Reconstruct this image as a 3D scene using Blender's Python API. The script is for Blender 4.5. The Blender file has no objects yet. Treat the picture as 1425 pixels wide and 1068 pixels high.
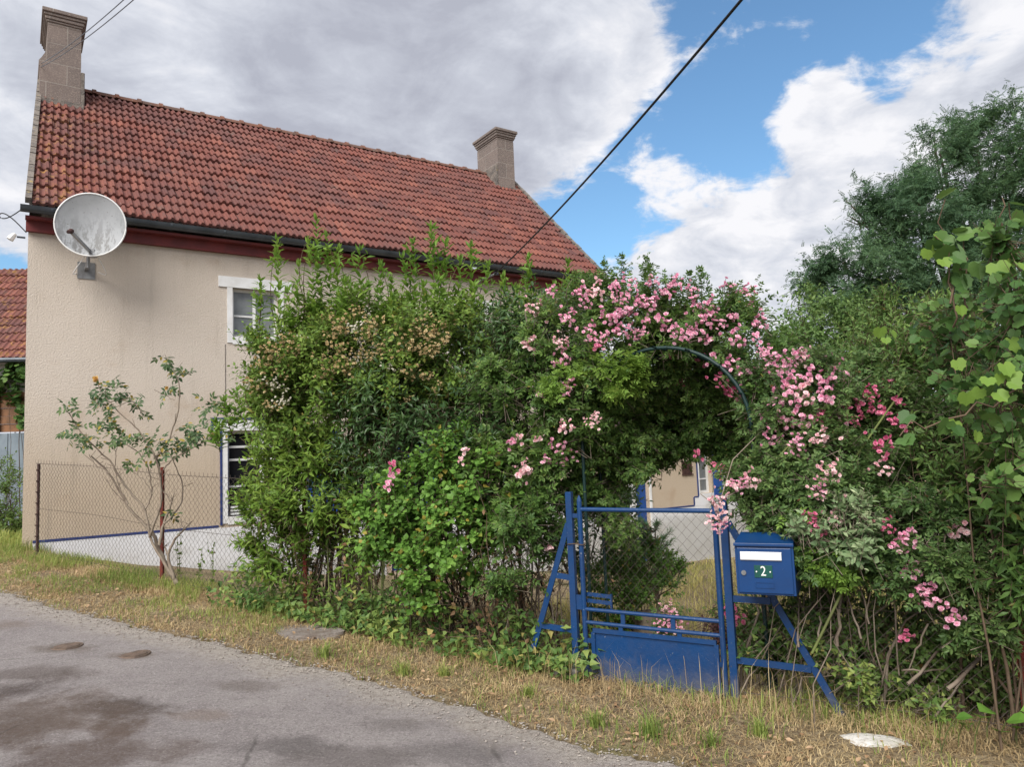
import bpy, math, random
import numpy as np
from mathutils import Vector, Matrix

rng = np.random.default_rng(11)
random.seed(5)
scene = bpy.context.scene
COL = scene.collection

# ------------------------------------------------------------------ camera, world, sun, exposure
F, CX, CY = 1037.0, 712.5, 534.0
PITCH, ROLL, CAM_H = math.radians(5.3), math.radians(2.3), 1.6
_r0 = np.array([1, 0, 0.]); FW = np.array([0, math.cos(PITCH), math.sin(PITCH)]); _u0 = np.array([0, -math.sin(PITCH), math.cos(PITCH)])
CR = _r0 * math.cos(ROLL) - _u0 * math.sin(ROLL)
CU = _u0 * math.cos(ROLL) + _r0 * math.sin(ROLL)
CAM = np.array([0, 0, CAM_H])
cam_d = bpy.data.cameras.new('camera'); cam = bpy.data.objects.new('camera', cam_d); COL.objects.link(cam)
cam_d.sensor_width = 36; cam_d.lens = 36 * F / 1425; cam_d.clip_start = .05; cam_d.clip_end = 2000
cam.matrix_world = Matrix(((CR[0], CU[0], -FW[0], 0), (CR[1], CU[1], -FW[1], 0), (CR[2], CU[2], -FW[2], CAM_H), (0, 0, 0, 1)))
scene.camera = cam
scene.view_settings.view_transform = 'Standard'; scene.view_settings.look = 'None'
scene.view_settings.exposure = 1.0; scene.view_settings.gamma = 1
scene.render.engine = 'CYCLES'
try:
    scene.cycles.use_denoising = True
    scene.cycles.max_bounces = 6; scene.cycles.transparent_max_bounces = 6
except Exception:
    pass


def ray(px, py):
    return CR * (px - CX) / F - CU * (py - CY) / F + FW


def P(px, py, Y):
    d = ray(px, py); return CAM + d * (Y / d[1])


SUN_EL, SUN_AZ = math.radians(43), math.radians(203)      # azimuth from +Y clockwise: behind and left of the camera
world = bpy.data.worlds.new("World"); scene.world = world; world.use_nodes = True
wt = world.node_tree; wt.nodes.clear()


def wn(t, **k):
    n = wt.nodes.new(t)
    for a, b in k.items(): setattr(n, a, b)
    return n


def wl(a, b): wt.links.new(a, b)


def wmath(op, a, b=None, c=None, clamp=False):
    n = wn('ShaderNodeMath', operation=op, use_clamp=clamp)
    for i, x in enumerate((a, b, c)):
        if x is None: continue
        if isinstance(x, (int, float)): n.inputs[i].default_value = x
        else: wl(x, n.inputs[i])
    return n.outputs[0]


tc = wn('ShaderNodeTexCoord'); sky = wn('ShaderNodeTexSky', sky_type='NISHITA', sun_disc=False)
sky.sun_elevation = SUN_EL; sky.sun_rotation = SUN_AZ; sky.air_density = 1.15; sky.dust_density = .3; sky.ozone_density = 2.2
nrm = wn('ShaderNodeVectorMath', operation='NORMALIZE'); wl(tc.outputs['Generated'], nrm.inputs[0]); DIR = nrm.outputs[0]
sep = wn('ShaderNodeSeparateXYZ'); wl(DIR, sep.inputs[0])
zz = wmath('ADD', wmath('MAXIMUM', sep.outputs[2], 0.0), .32)
cmb = wn('ShaderNodeCombineXYZ'); wl(wmath('DIVIDE', sep.outputs[0], zz), cmb.inputs[0]); wl(wmath('DIVIDE', sep.outputs[1], zz), cmb.inputs[1]); wl(sep.outputs[2], cmb.inputs[2])


def wnoise(scale, detail, rough, dist=0.0, off=0.0):
    mp = wn('ShaderNodeMapping'); mp.inputs['Location'].default_value = (off, off * .7, off * .3); wl(cmb.outputs[0], mp.inputs[0])
    n = wn('ShaderNodeTexNoise'); n.inputs['Scale'].default_value = scale; n.inputs['Detail'].default_value = detail
    n.inputs['Roughness'].default_value = rough; n.inputs['Distortion'].default_value = dist
    wl(mp.outputs[0], n.inputs['Vector']); return n.outputs[0]


def blobs(lst):
    """soft patches of the sky around given directions (pixel centre, angular radius in degrees, weight)"""
    tot = None
    for px, py, deg, w in lst:
        d = ray(px, py); d = d / np.linalg.norm(d)
        dp = wn('ShaderNodeVectorMath', operation='DOT_PRODUCT'); wl(DIR, dp.inputs[0]); dp.inputs[1].default_value = tuple(d)
        mr = wn('ShaderNodeMapRange', interpolation_type='SMOOTHSTEP')
        wl(dp.outputs['Value'], mr.inputs[0])
        mr.inputs[1].default_value = math.cos(math.radians(deg)); mr.inputs[2].default_value = 1.0
        mr.inputs[3].default_value = 0; mr.inputs[4].default_value = w
        tot = mr.outputs[0] if tot is None else wmath('ADD', tot, mr.outputs[0])
    return tot


N1 = wnoise(3.4, 10, .60, .25, 3.1)
N2 = wnoise(4.2, 10, .56, .6, 7.7)
N3 = wnoise(10.0, 8, .62, .4, 1.7)
blue = blobs([(865, 270, 9, 1.0), (960, 215, 8, 1.0), (1010, 120, 7, .9), (1060, 30, 8, 1.0), (1105, 105, 5, -.55), (1195, 150, 8, -.6), (1120, 190, 5, -.4), (1010, 160, 2.5, -.5), (955, 120, 4, -.3), (1230, 60, 6, .6), (1200, 10, 7, .6),
              (800, 300, 6, 1.1), (915, 10, 4, .55), (1040, 165, 6, .8), (1080, 270, 4, .6), (-40, 380, 8, .55)])
white = blobs([(900, 350, 12, .8), (1010, 330, 10, .5), (1180, 250, 12, .3), (1380, 120, 16, .35), (860, 230, 7, .55), (900, 130, 9, .5), (130, 20, 9, .6),
               (20, 230, 8, .6), (310, 10, 10, .35), (1130, 60, 9, .5), (1080, 400, 10, .15)])
grey = blobs([(420, 90, 24, .85), (620, 150, 17, .7), (250, 120, 12, .35), (30, 140, 8, .6), (700, 40, 12, .35), (1030, 390, 8, .45), (560, 10, 14, .4)])
cov_in = wmath('ADD', wmath('SUBTRACT', wmath('ADD', wmath('MULTIPLY', N1, 2.6), wmath('MULTIPLY', N3, 1.4)), wmath('MULTIPLY', blue, .52)), -1.17)
cov_in = wmath('ADD', wmath('ADD', cov_in, wmath('MULTIPLY', grey, .38)), wmath('MULTIPLY', white, .22))
covm = wn('ShaderNodeMapRange', interpolation_type='SMOOTHSTEP'); wl(cov_in, covm.inputs[0]); covm.inputs[1].default_value = .18; covm.inputs[2].default_value = .62
cov = covm.outputs[0]
sh_in = wmath('ADD', wmath('ADD', wmath('MULTIPLY', N2, 3.2), wmath('MULTIPLY', N3, 1.6)), wmath('SUBTRACT', wmath('MULTIPLY', white, .42), wmath('MULTIPLY', grey, .42)))
shm = wn('ShaderNodeMapRange'); wl(sh_in, shm.inputs[0]); shm.inputs[1].default_value = 1.45; shm.inputs[2].default_value = 3.0
ramp = wn('ShaderNodeValToRGB'); wl(shm.outputs[0], ramp.inputs[0])
e = ramp.color_ramp.elements
e[0].position = 0; e[0].color = (.345, .36, .42, 1); e[1].position = 1; e[1].color = (.70, .70, .725, 1)
x = ramp.color_ramp.elements.new(.35); x.color = (.43, .45, .51, 1)
x = ramp.color_ramp.elements.new(.62); x.color = (.53, .55, .605, 1)
tint = wn('ShaderNodeMix', data_type='RGBA', blend_type='MULTIPLY'); tint.inputs[0].default_value = 1; wl(sky.outputs[0], tint.inputs[6]); tint.inputs[7].default_value = (.74, .93, 1.0, 1)
bg1 = wn('ShaderNodeBackground'); wl(tint.outputs[2], bg1.inputs[0]); bg1.inputs[1].default_value = .085
bg2 = wn('ShaderNodeBackground'); wl(ramp.outputs[0], bg2.inputs[0]); bg2.inputs[1].default_value = .68
mx = wn('ShaderNodeMixShader'); wl(cov, mx.inputs[0]); wl(bg1.outputs[0], mx.inputs[1]); wl(bg2.outputs[0], mx.inputs[2])
out = wn('ShaderNodeOutputWorld'); wl(mx.outputs[0], out.inputs[0])

sun_d = bpy.data.lights.new('sun', 'SUN'); sun_d.energy = 2.7; sun_d.angle = math.radians(42); sun_d.color = (1, .95, .87)
sun = bpy.data.objects.new('sun', sun_d); COL.objects.link(sun)
sdir = Vector((math.sin(SUN_AZ) * math.cos(SUN_EL), math.cos(SUN_AZ) * math.cos(SUN_EL), math.sin(SUN_EL)))
sun.rotation_euler = sdir.to_track_quat('Z', 'Y').to_euler()

# ------------------------------------------------------------------ materials


class NT:
    def __init__(self, name):
        self.m = bpy.data.materials.new(name); self.m.use_nodes = True; self.t = self.m.node_tree; self.t.nodes.clear()
        self.tc = self.n('ShaderNodeTexCoord')

    def n(self, t, **k):
        n = self.t.nodes.new(t)
        for a, b in k.items(): setattr(n, a, b)
        return n

    def l(self, a, b): self.t.links.new(a, b)

    def noise(self, scale, detail=5, rough=.55, dist=0., coord='Object', vec=None, stretch=None):
        n = self.n('ShaderNodeTexNoise'); n.inputs['Scale'].default_value = scale; n.inputs['Detail'].default_value = detail
        n.inputs['Roughness'].default_value = rough; n.inputs['Distortion'].default_value = dist
        v = vec or self.tc.outputs[coord]
        if stretch:
            mp = self.n('ShaderNodeMapping'); mp.inputs['Scale'].default_value = stretch; self.l(v, mp.inputs[0]); v = mp.outputs[0]
        self.l(v, n.inputs['Vector']); return n.outputs[0]

    def rng(self, v, a, b, c=0., d=1., smooth=True):
        n = self.n('ShaderNodeMapRange', interpolation_type='SMOOTHSTEP' if smooth else 'LINEAR'); self.l(v, n.inputs[0])
        for i, q in enumerate((a, b, c, d)): n.inputs[i + 1].default_value = q
        return n.outputs[0]

    def mix(self, fac, a, b):
        n = self.n('ShaderNodeMix', data_type='RGBA')
        for sock, val in ((n.inputs[0], fac), (n.inputs[6], a), (n.inputs[7], b)):
            if isinstance(val, (int, float)): sock.default_value = val
            elif isinstance(val, tuple): sock.default_value = (*val, 1)
            else: self.l(val, sock)
        return n.outputs[2]

    def math(self, op, a, b=0.):
        n = self.n('ShaderNodeMath', operation=op)
        for i, q in enumerate((a, b)):
            if isinstance(q, (int, float)): n.inputs[i].default_value = q
            else: self.l(q, n.inputs[i])
        return n.outputs[0]

    def ramp(self, v, stops):
        r = self.n('ShaderNodeValToRGB'); self.l(v, r.inputs[0]); e = r.color_ramp.elements
        e[0].position, e[0].color = stops[0][0], (*stops[0][1], 1); e[1].position, e[1].color = stops[-1][0], (*stops[-1][1], 1)
        for p, c in stops[1:-1]: q = e.new(p); q.color = (*c, 1)
        return r.outputs[0]

    def done(self, col, rough=.7, spec=.3, metal=0., bumps=(), transl=0., tcol=None):
        b = self.n('ShaderNodeBsdfPrincipled'); o = self.n('ShaderNodeOutputMaterial')
        if isinstance(col, tuple): b.inputs['Base Color'].default_value = (*col, 1)
        else: self.l(col, b.inputs['Base Color'])
        if isinstance(rough, (int, float)): b.inputs['Roughness'].default_value = rough
        else: self.l(rough, b.inputs['Roughness'])
        b.inputs['Specular IOR Level'].default_value = spec; b.inputs['Metallic'].default_value = metal
        prev = None
        for h, dist in bumps:
            bp = self.n('ShaderNodeBump'); bp.inputs['Distance'].default_value = dist; bp.inputs['Strength'].default_value = 1
            self.l(h, bp.inputs['Height'])
            if prev is not None: self.l(prev, bp.inputs['Normal'])
            prev = bp.outputs[0]
        if prev is not None: self.l(prev, b.inputs['Normal'])
        sh = b.outputs[0]
        if transl:
            tr = self.n('ShaderNodeBsdfTranslucent'); c = tcol if tcol is not None else col
            if isinstance(c, tuple): tr.inputs[0].default_value = (*c, 1)
            else: self.l(c, tr.inputs[0])
            m = self.n('ShaderNodeMixShader'); m.inputs[0].default_value = transl; self.l(sh, m.inputs[1]); self.l(tr.outputs[0], m.inputs[2]); sh = m.outputs[0]
        self.l(sh, o.inputs[0]); return self.m


def plain(name, c, c2=None, scale=6., rough=.6, spec=.3, metal=0., bump=None, lo=.35, hi=.7, speck=None):
    t = NT(name); col = c
    if c2: col = t.mix(t.rng(t.noise(scale, 6, .6), lo, hi), c, c2)
    if speck: col = t.mix(t.rng(t.noise(speck[1], 4, .7), speck[2], speck[3]), col, speck[0])
    bumps = [(t.noise(bump[0], 5, .6), bump[1])] if bump else []
    return t.done(col, rough, spec, metal, bumps)


def leafmat(name, stops, warm=None, rough=.5, spec=.25, transl=.28, nscale=1.3):
    t = NT(name); g = t.n('ShaderNodeNewGeometry')
    if 'petal' not in name and 'straw' not in name: stops = [(p, tuple(q * 1.42 for q in c)) for p, c in stops]
    f = t.math('ADD', t.math('MULTIPLY', g.outputs['Random Per Island'], .62), t.math('MULTIPLY', t.rng(t.noise(nscale, 3, .6), .3, .72), .38))
    col = t.ramp(f, stops)
    if warm:
        w = t.n('ShaderNodeTexWhiteNoise', noise_dimensions='1D'); t.l(g.outputs['Random Per Island'], w.inputs['W'])
        col = t.mix(t.rng(w.outputs['Value'], 1 - warm[1], 1 - warm[1] + .02), col, warm[0])
    hs = t.n('ShaderNodeHueSaturation'); hs.inputs['Value'].default_value = 1.5; hs.inputs['Hue'].default_value = .485; t.l(col, hs.inputs['Color'])
    return t.done(col, rough, spec, transl=transl, tcol=hs.outputs[0])


M = {}
t = NT('roughcast')
zc = t.n('ShaderNodeSeparateXYZ'); t.l(t.tc.outputs['Object'], zc.inputs[0])
big = t.noise(.55, 5, .6, .3)
col = t.mix(t.rng(big, .3, .7), (.60, .535, .475), (.545, .48, .42))
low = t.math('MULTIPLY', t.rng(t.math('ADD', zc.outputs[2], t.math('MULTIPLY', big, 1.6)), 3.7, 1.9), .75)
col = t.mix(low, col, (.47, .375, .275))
col = t.mix(t.math('MULTIPLY', t.rng(t.noise(1.1, 5, .6, .2), .55, .72), .35), col, (.36, .24, .15))
col = t.mix(t.math('MULTIPLY', t.rng(t.noise(5.5, 6, .7, 0, stretch=(1, 1, .06)), .52, .76), .36), col, (.30, .26, .21))
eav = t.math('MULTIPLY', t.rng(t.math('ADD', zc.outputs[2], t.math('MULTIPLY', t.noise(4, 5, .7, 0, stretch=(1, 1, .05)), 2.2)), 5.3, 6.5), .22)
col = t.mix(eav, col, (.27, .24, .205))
col = t.mix(t.math('MULTIPLY', t.rng(t.noise(55, 4, .7), .4, .7), .22), col, (.25, .21, .16))
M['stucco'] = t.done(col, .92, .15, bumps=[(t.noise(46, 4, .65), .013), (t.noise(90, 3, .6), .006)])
t = NT('white_plinth_paint')
col = t.mix(t.rng(t.noise(1.7, 6, .65, .2), .45, .8), (.66, .665, .70), (.50, .49, .48))
zp = t.n('ShaderNodeSeparateXYZ'); t.l(t.tc.outputs['Object'], zp.inputs[0])
col = t.mix(t.math('MULTIPLY', t.rng(t.math('ADD', zp.outputs[2], t.math('MULTIPLY', t.noise(5, 6, .7), .5)), .50, .12), .55), col, (.30, .285, .25))
M['plinth'] = t.done(col, .85, .2, bumps=[(t.noise(40, 4, .6), .006)])
M['white'] = plain('white_paint', (.70, .71, .73), (.60, .60, .60), 5, .6, .3, bump=(30, .003))
M['blue_trim'] = plain('dark_blue_trim_paint', (.022, .035, .13), (.03, .05, .17), 8, .5)
M['blue_shutter'] = plain('blue_shutter_paint', (.015, .07, .28), (.02, .055, .21), 6, .5)
M['glass'] = plain('window_glass', (.20, .215, .225), (.10, .115, .12), 2.2, .08, .6)
M['dark'] = plain('dark_interior', (.008, .009, .012), (.014, .014, .016), 3, .9, .1)
M['red_wood'] = plain('dark_red_fascia_paint', (.17, .032, .032), (.11, .025, .027), 4, .55, .3, bump=(20, .003))
M['zinc'] = plain('dark_zinc', (.085, .10, .12), (.05, .06, .075), 3, .42, .4, .35, bump=(9, .003))
M['mortar'] = plain('weathered_mortar', (.22, .195, .175), (.12, .11, .105), 7, .95, .1, bump=(30, .02), speck=((.33, .25, .10), 9, .62, .72))
t = NT('chimney_granite')
br = t.n('ShaderNodeTexBrick'); br.inputs['Scale'].default_value = 1; br.inputs['Mortar Size'].default_value = .009; br.inputs['Brick Width'].default_value = .62
br.inputs['Row Height'].default_value = .36; br.inputs['Color1'].default_value = (.215, .175, .16, 1); br.inputs['Color2'].default_value = (.165, .138, .13, 1); br.inputs['Mortar'].default_value = (.30, .27, .25, 1)
mp = t.n('ShaderNodeMapping'); mp.inputs['Rotation'].default_value = (math.radians(90), 0, 0); cv = t.n('ShaderNodeCombineXYZ')
sp = t.n('ShaderNodeSeparateXYZ'); t.l(t.tc.outputs['Object'], sp.inputs[0]); t.l(t.math('ADD', sp.outputs[0], sp.outputs[1]), cv.inputs[0]); t.l(sp.outputs[2], cv.inputs[1]); t.l(cv.outputs[0], br.inputs['Vector'])
col = t.mix(t.math('MULTIPLY', t.rng(t.noise(3, 6, .65), .4, .7), .6), br.outputs['Color'], (.14, .12, .115))
col = t.mix(t.rng(t.noise(70, 3, .7), .52, .66), col, (.30, .25, .22))
col = t.mix(t.math('MULTIPLY', t.rng(t.noise(60, 3, .7), .56, .68), .6), col, (.07, .06, .06))
M['granite'] = t.done(col, .9, .2, bumps=[(t.noise(60, 4, .6), .01), (br.outputs['Fac'], -.006)])
t = NT('clay_roof_tile'); g = t.n('ShaderNodeNewGeometry')
col = t.ramp(g.outputs['Random Per Island'], [(0, (.160, .060, .050)), (.3, (.20, .075, .060)), (.55, (.145, .060, .053)), (.85, (.245, .095, .072)), (1, (.12, .055, .052))])
patch = t.rng(t.noise(.75, 6, .65, .6), .40, .62)
col = t.mix(t.math('MULTIPLY', patch, .5), col, (.11, .060, .060))
col = t.mix(t.math('MULTIPLY', t.rng(t.noise(14, 5, .7), .5, .72), .5), col, (.10, .07, .07))
col = t.mix(t.rng(t.noise(23, 4, .75), .66, .74), col, (.36, .33, .31))
col = t.mix(t.math('MULTIPLY', t.rng(t.noise(3.2, 6, .75, .3), .56, .72), .55), col, (.13, .115, .10))
sx = t.n('ShaderNodeSeparateXYZ'); t.l(t.tc.outputs['Object'], sx.inputs[0])
lich = t.math('MULTIPLY', t.rng(t.noise(6, 5, .7), .52, .68), t.rng(sx.outputs[0], 1.3, .1))
col = t.mix(t.math('MULTIPLY', lich, .75), col, (.36, .20, .055))
M['tile'] = t.done(col, .85, .2, bumps=[(t.noise(45, 4, .6), .006)])
t = NT('blue_enamel_paint'); zg = t.n('ShaderNodeSeparateXYZ'); t.l(t.tc.outputs['Object'], zg.inputs[0])
col = t.mix(t.rng(t.noise(4, 6, .65), .35, .7), (.004, .040, .138), (.008, .034, .110))
col = t.mix(t.rng(t.noise(46, 3, .6), .68, .74), col, (.15, .17, .21))
col = t.mix(t.rng(t.noise(11, 7, .8), .665, .70), col, (.10, .045, .025))
col = t.mix(t.math('MULTIPLY', t.rng(t.math('ADD', zg.outputs[2], t.math('MULTIPLY', t.noise(13, 5, .7), .3)), .34, .12), .45), col, (.17, .15, .125))
M['blue_metal'] = t.done(col, t.rng(t.noise(8, 5, .6), .3, .7, .34, .6), .4, bumps=[(t.noise(35, 4, .6), .0025)])
M['blue_box'] = plain('blue_letterbox_paint', (.004, .041, .150), (.005, .033, .118), 4, .36, .45, speck=((.16, .22, .30), 38, .73, .78))
M['green_tube'] = plain('dark_green_plastic_tube', (.008, .03, .028), (.010, .026, .026), 8, .45)
M['rust'] = plain('rusty_red_iron', (.19, .036, .026), (.10, .03, .022), 12, .8, .2, bump=(50, .004))
M['rustdark'] = plain('rusty_dark_iron', (.075, .04, .035), (.05, .03, .03), 14, .8, .2)
M['wire'] = plain('weathered_fence_wire', (.11, .09, .08), (.07, .055, .05), 9, .6, .3, .3)
M['cable'] = plain('black_cable_sheath', (.012, .012, .013), None, rough=.6)
M['alu'] = plain('bare_aluminium', (.75, .76, .78), (.62, .63, .65), 8, .34, .5, .35)
M['steel'] = plain('grey_steel', (.30, .31, .32), (.2, .2, .21), 9, .45, .5, .7)
M['plate'] = plain('dark_green_number_plate', (.012, .075, .062), (.010, .06, .05), 8, .4)
M['figure'] = plain('white_enamel_figure', (.72, .74, .72), None, rough=.5)
t = NT('dish_white_enamel')
col = t.mix(t.rng(t.noise(2.5, 5, .6), .4, .8), (.32, .335, .36), (.245, .26, .275))
zz2 = t.n('ShaderNodeSeparateXYZ'); t.l(t.tc.outputs['Object'], zz2.inputs[0])
sm = t.math('MULTIPLY', t.rng(t.noise(11, 6, .78, 0, stretch=(1, 1, .35)), .46, .58), t.rng(zz2.outputs[2], .80, .05))
col = t.mix(t.math('MULTIPLY', sm, .9), col, (.10, .10, .10))
col = t.mix(t.rng(t.noise(34, 3, .6), .66, .71), col, (.16, .15, .14))
M['dish'] = t.done(col, .5, .35)
M['bark'] = plain('grey_brown_bark', (.10, .075, .055), (.055, .04, .03), 9, .9, .1, bump=(40, .006))
M['deadwood'] = plain('dead_brown_twig', (.14, .10, .07), (.08, .058, .042), 6, .9, .1)
M['greybark'] = plain('pale_grey_rose_bark', (.24, .20, .16), (.13, .10, .08), 8, .9, .1, bump=(40, .004))
M['greencane'] = plain('green_cane', (.12, .15, .045), (.09, .10, .04), 6, .7, .2)
M['stone'] = plain('pale_stone', (.52, .50, .47), (.36, .34, .31), 6, .9, .1, bump=(14, .02))
M['concrete'] = plain('grey_concrete', (.26, .25, .235), (.17, .165, .15), 5, .9, .1, bump=(30, .006))
M['iron'] = plain('rusted_cast_iron', (.15, .105, .08), (.075, .055, .045), 26, .7, .3, bump=(60, .006))
M['barnwood'] = plain('weathered_orange_plank', (.24, .125, .07), (.12, .075, .05), 5, .85, .15, bump=(25, .006))
M['barnmetal'] = plain('blue_grey_metal_sheet', (.20, .245, .285), (.16, .20, .24), 3, .5, .4, .2)
M['limewash'] = plain('pale_limewash', (.55, .54, .52), (.42, .41, .39), 2, .9, .1)

LANCE_G = [(0, (.042, .082, .014)), (.45, (.086, .152, .022)), (1, (.175, .245, .046))]
M['lf_privet'] = leafmat('pointed_green_leaf', LANCE_G, ((.22, .20, .04), .02))
M['lf_young'] = leafmat('young_yellow_green_leaf', [(0, (.07, .135, .022)), (.5, (.115, .195, .034)), (1, (.185, .265, .055))], transl=.35)
M['lf_shoot'] = leafmat('fresh_pointed_leaf', [(0, (.055, .115, .018)), (.5, (.095, .175, .028)), (1, (.16, .245, .045))], transl=.35)
M['lf_cream'] = leafmat('climber_green_leaf', [(0, (.042, .085, .016)), (.5, (.09, .155, .026)), (1, (.175, .235, .05))], ((.22, .19, .05), .04))
M['lf_currant'] = leafmat('round_bright_green_leaf', [(0, (.045, .105, .018)), (.5, (.085, .175, .030)), (1, (.15, .26, .055))], ((.30, .25, .05), .05))
M['lf_dark'] = leafmat('dark_glossy_leaf', [(0, (.018, .044, .013)), (.5, (.031, .068, .019)), (1, (.06, .112, .030))], rough=.38, spec=.4, transl=.18)
M['lf_rose'] = leafmat('rose_leaf', [(0, (.030, .066, .018)), (.5, (.062, .116, .027)), (1, (.125, .185, .046))], ((.24, .20, .05), .015), rough=.45)
M['lf_rose_r'] = leafmat('grey_green_rose_leaf', [(0, (.030, .064, .022)), (.5, (.060, .108, .032)), (1, (.118, .175, .056))], ((.20, .07, .04), .015), rough=.45)
M['lf_vine'] = leafmat('vine_leaf', [(0, (.022, .056, .016)), (.5, (.044, .094, .024)), (1, (.092, .155, .036))], transl=.22, rough=.5)
M['lf_var'] = leafmat('variegated_leaf', [(0, (.07, .125, .055)), (.5, (.17, .235, .12)), (1, (.45, .48, .31))], rough=.5)
M['lf_tree'] = leafmat('far_tree_leaf', [(0, (.026, .058, .030)), (.5, (.046, .092, .044)), (1, (.085, .145, .062))], nscale=.5)
M['lf_tree2'] = leafmat('pale_tree_leaf', [(0, (.035, .075, .022)), (.5, (.070, .125, .035)), (1, (.13, .19, .06))], nscale=.7)
M['lf_mid'] = leafmat('mid_green_shrub_leaf', [(0, (.034, .075, .020)), (.5, (.072, .128, .032)), (1, (.14, .205, .055))], ((.15, .07, .03), .02))
M['lf_wallrose'] = leafmat('blue_green_rose_leaf', [(0, (.030, .060, .030)), (.5, (.055, .095, .042)), (1, (.11, .155, .06))], ((.36, .28, .06), .10))
M['lf_ivy'] = leafmat('ivy_leaf', [(0, (.03, .07, .02)), (.5, (.08, .14, .035)), (1, (.24, .28, .08))], ((.34, .30, .10), .08))
M['lf_pine'] = leafmat('pine_needle', [(0, (.03, .07, .03)), (.5, (.05, .10, .04)), (1, (.09, .15, .055))], transl=.1)
M['pink'] = leafmat('pink_rose_petal', [(0, (.58, .16, .32)), (.3, (.74, .34, .49)), (.65, (.85, .55, .65)), (1, (.91, .79, .82))], rough=.6, spec=.15, transl=.3, nscale=6)
M['deep_pink'] = leafmat('deep_pink_rose_petal', [(0, (.50, .08, .19)), (.5, (.68, .20, .34)), (1, (.82, .44, .54))], rough=.6, spec=.15, transl=.3, nscale=6)
M['pale_pink'] = leafmat('pale_pink_rose_petal', [(0, (.74, .34, .42)), (.5, (.84, .61, .63)), (1, (.89, .81, .79))], rough=.6, spec=.15, transl=.3, nscale=6)
M['cream'] = leafmat('faded_cream_petal', [(0, (.30, .20, .08)), (.4, (.50, .39, .20)), (.8, (.62, .53, .33)), (1, (.76, .71, .55))], rough=.7, spec=.1, transl=.3, nscale=6)
M['white_petal'] = leafmat('white_petal', [(0, (.62, .58, .48)), (1, (.82, .80, .74))], rough=.7, spec=.1, transl=.3, nscale=6)
M['dry'] = leafmat('dry_straw_blade', [(0, (.26, .185, .095)), (.5, (.43, .325, .18)), (1, (.60, .49, .29))], transl=.2, rough=.8, spec=.1, nscale=.9)
M['green_grass'] = leafmat('green_grass_blade', [(0, (.07, .11, .025)), (.5, (.14, .19, .045)), (1, (.28, .29, .09))], transl=.3, rough=.6, nscale=.9)

# ------------------------------------------------------------------ mesh building


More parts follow.
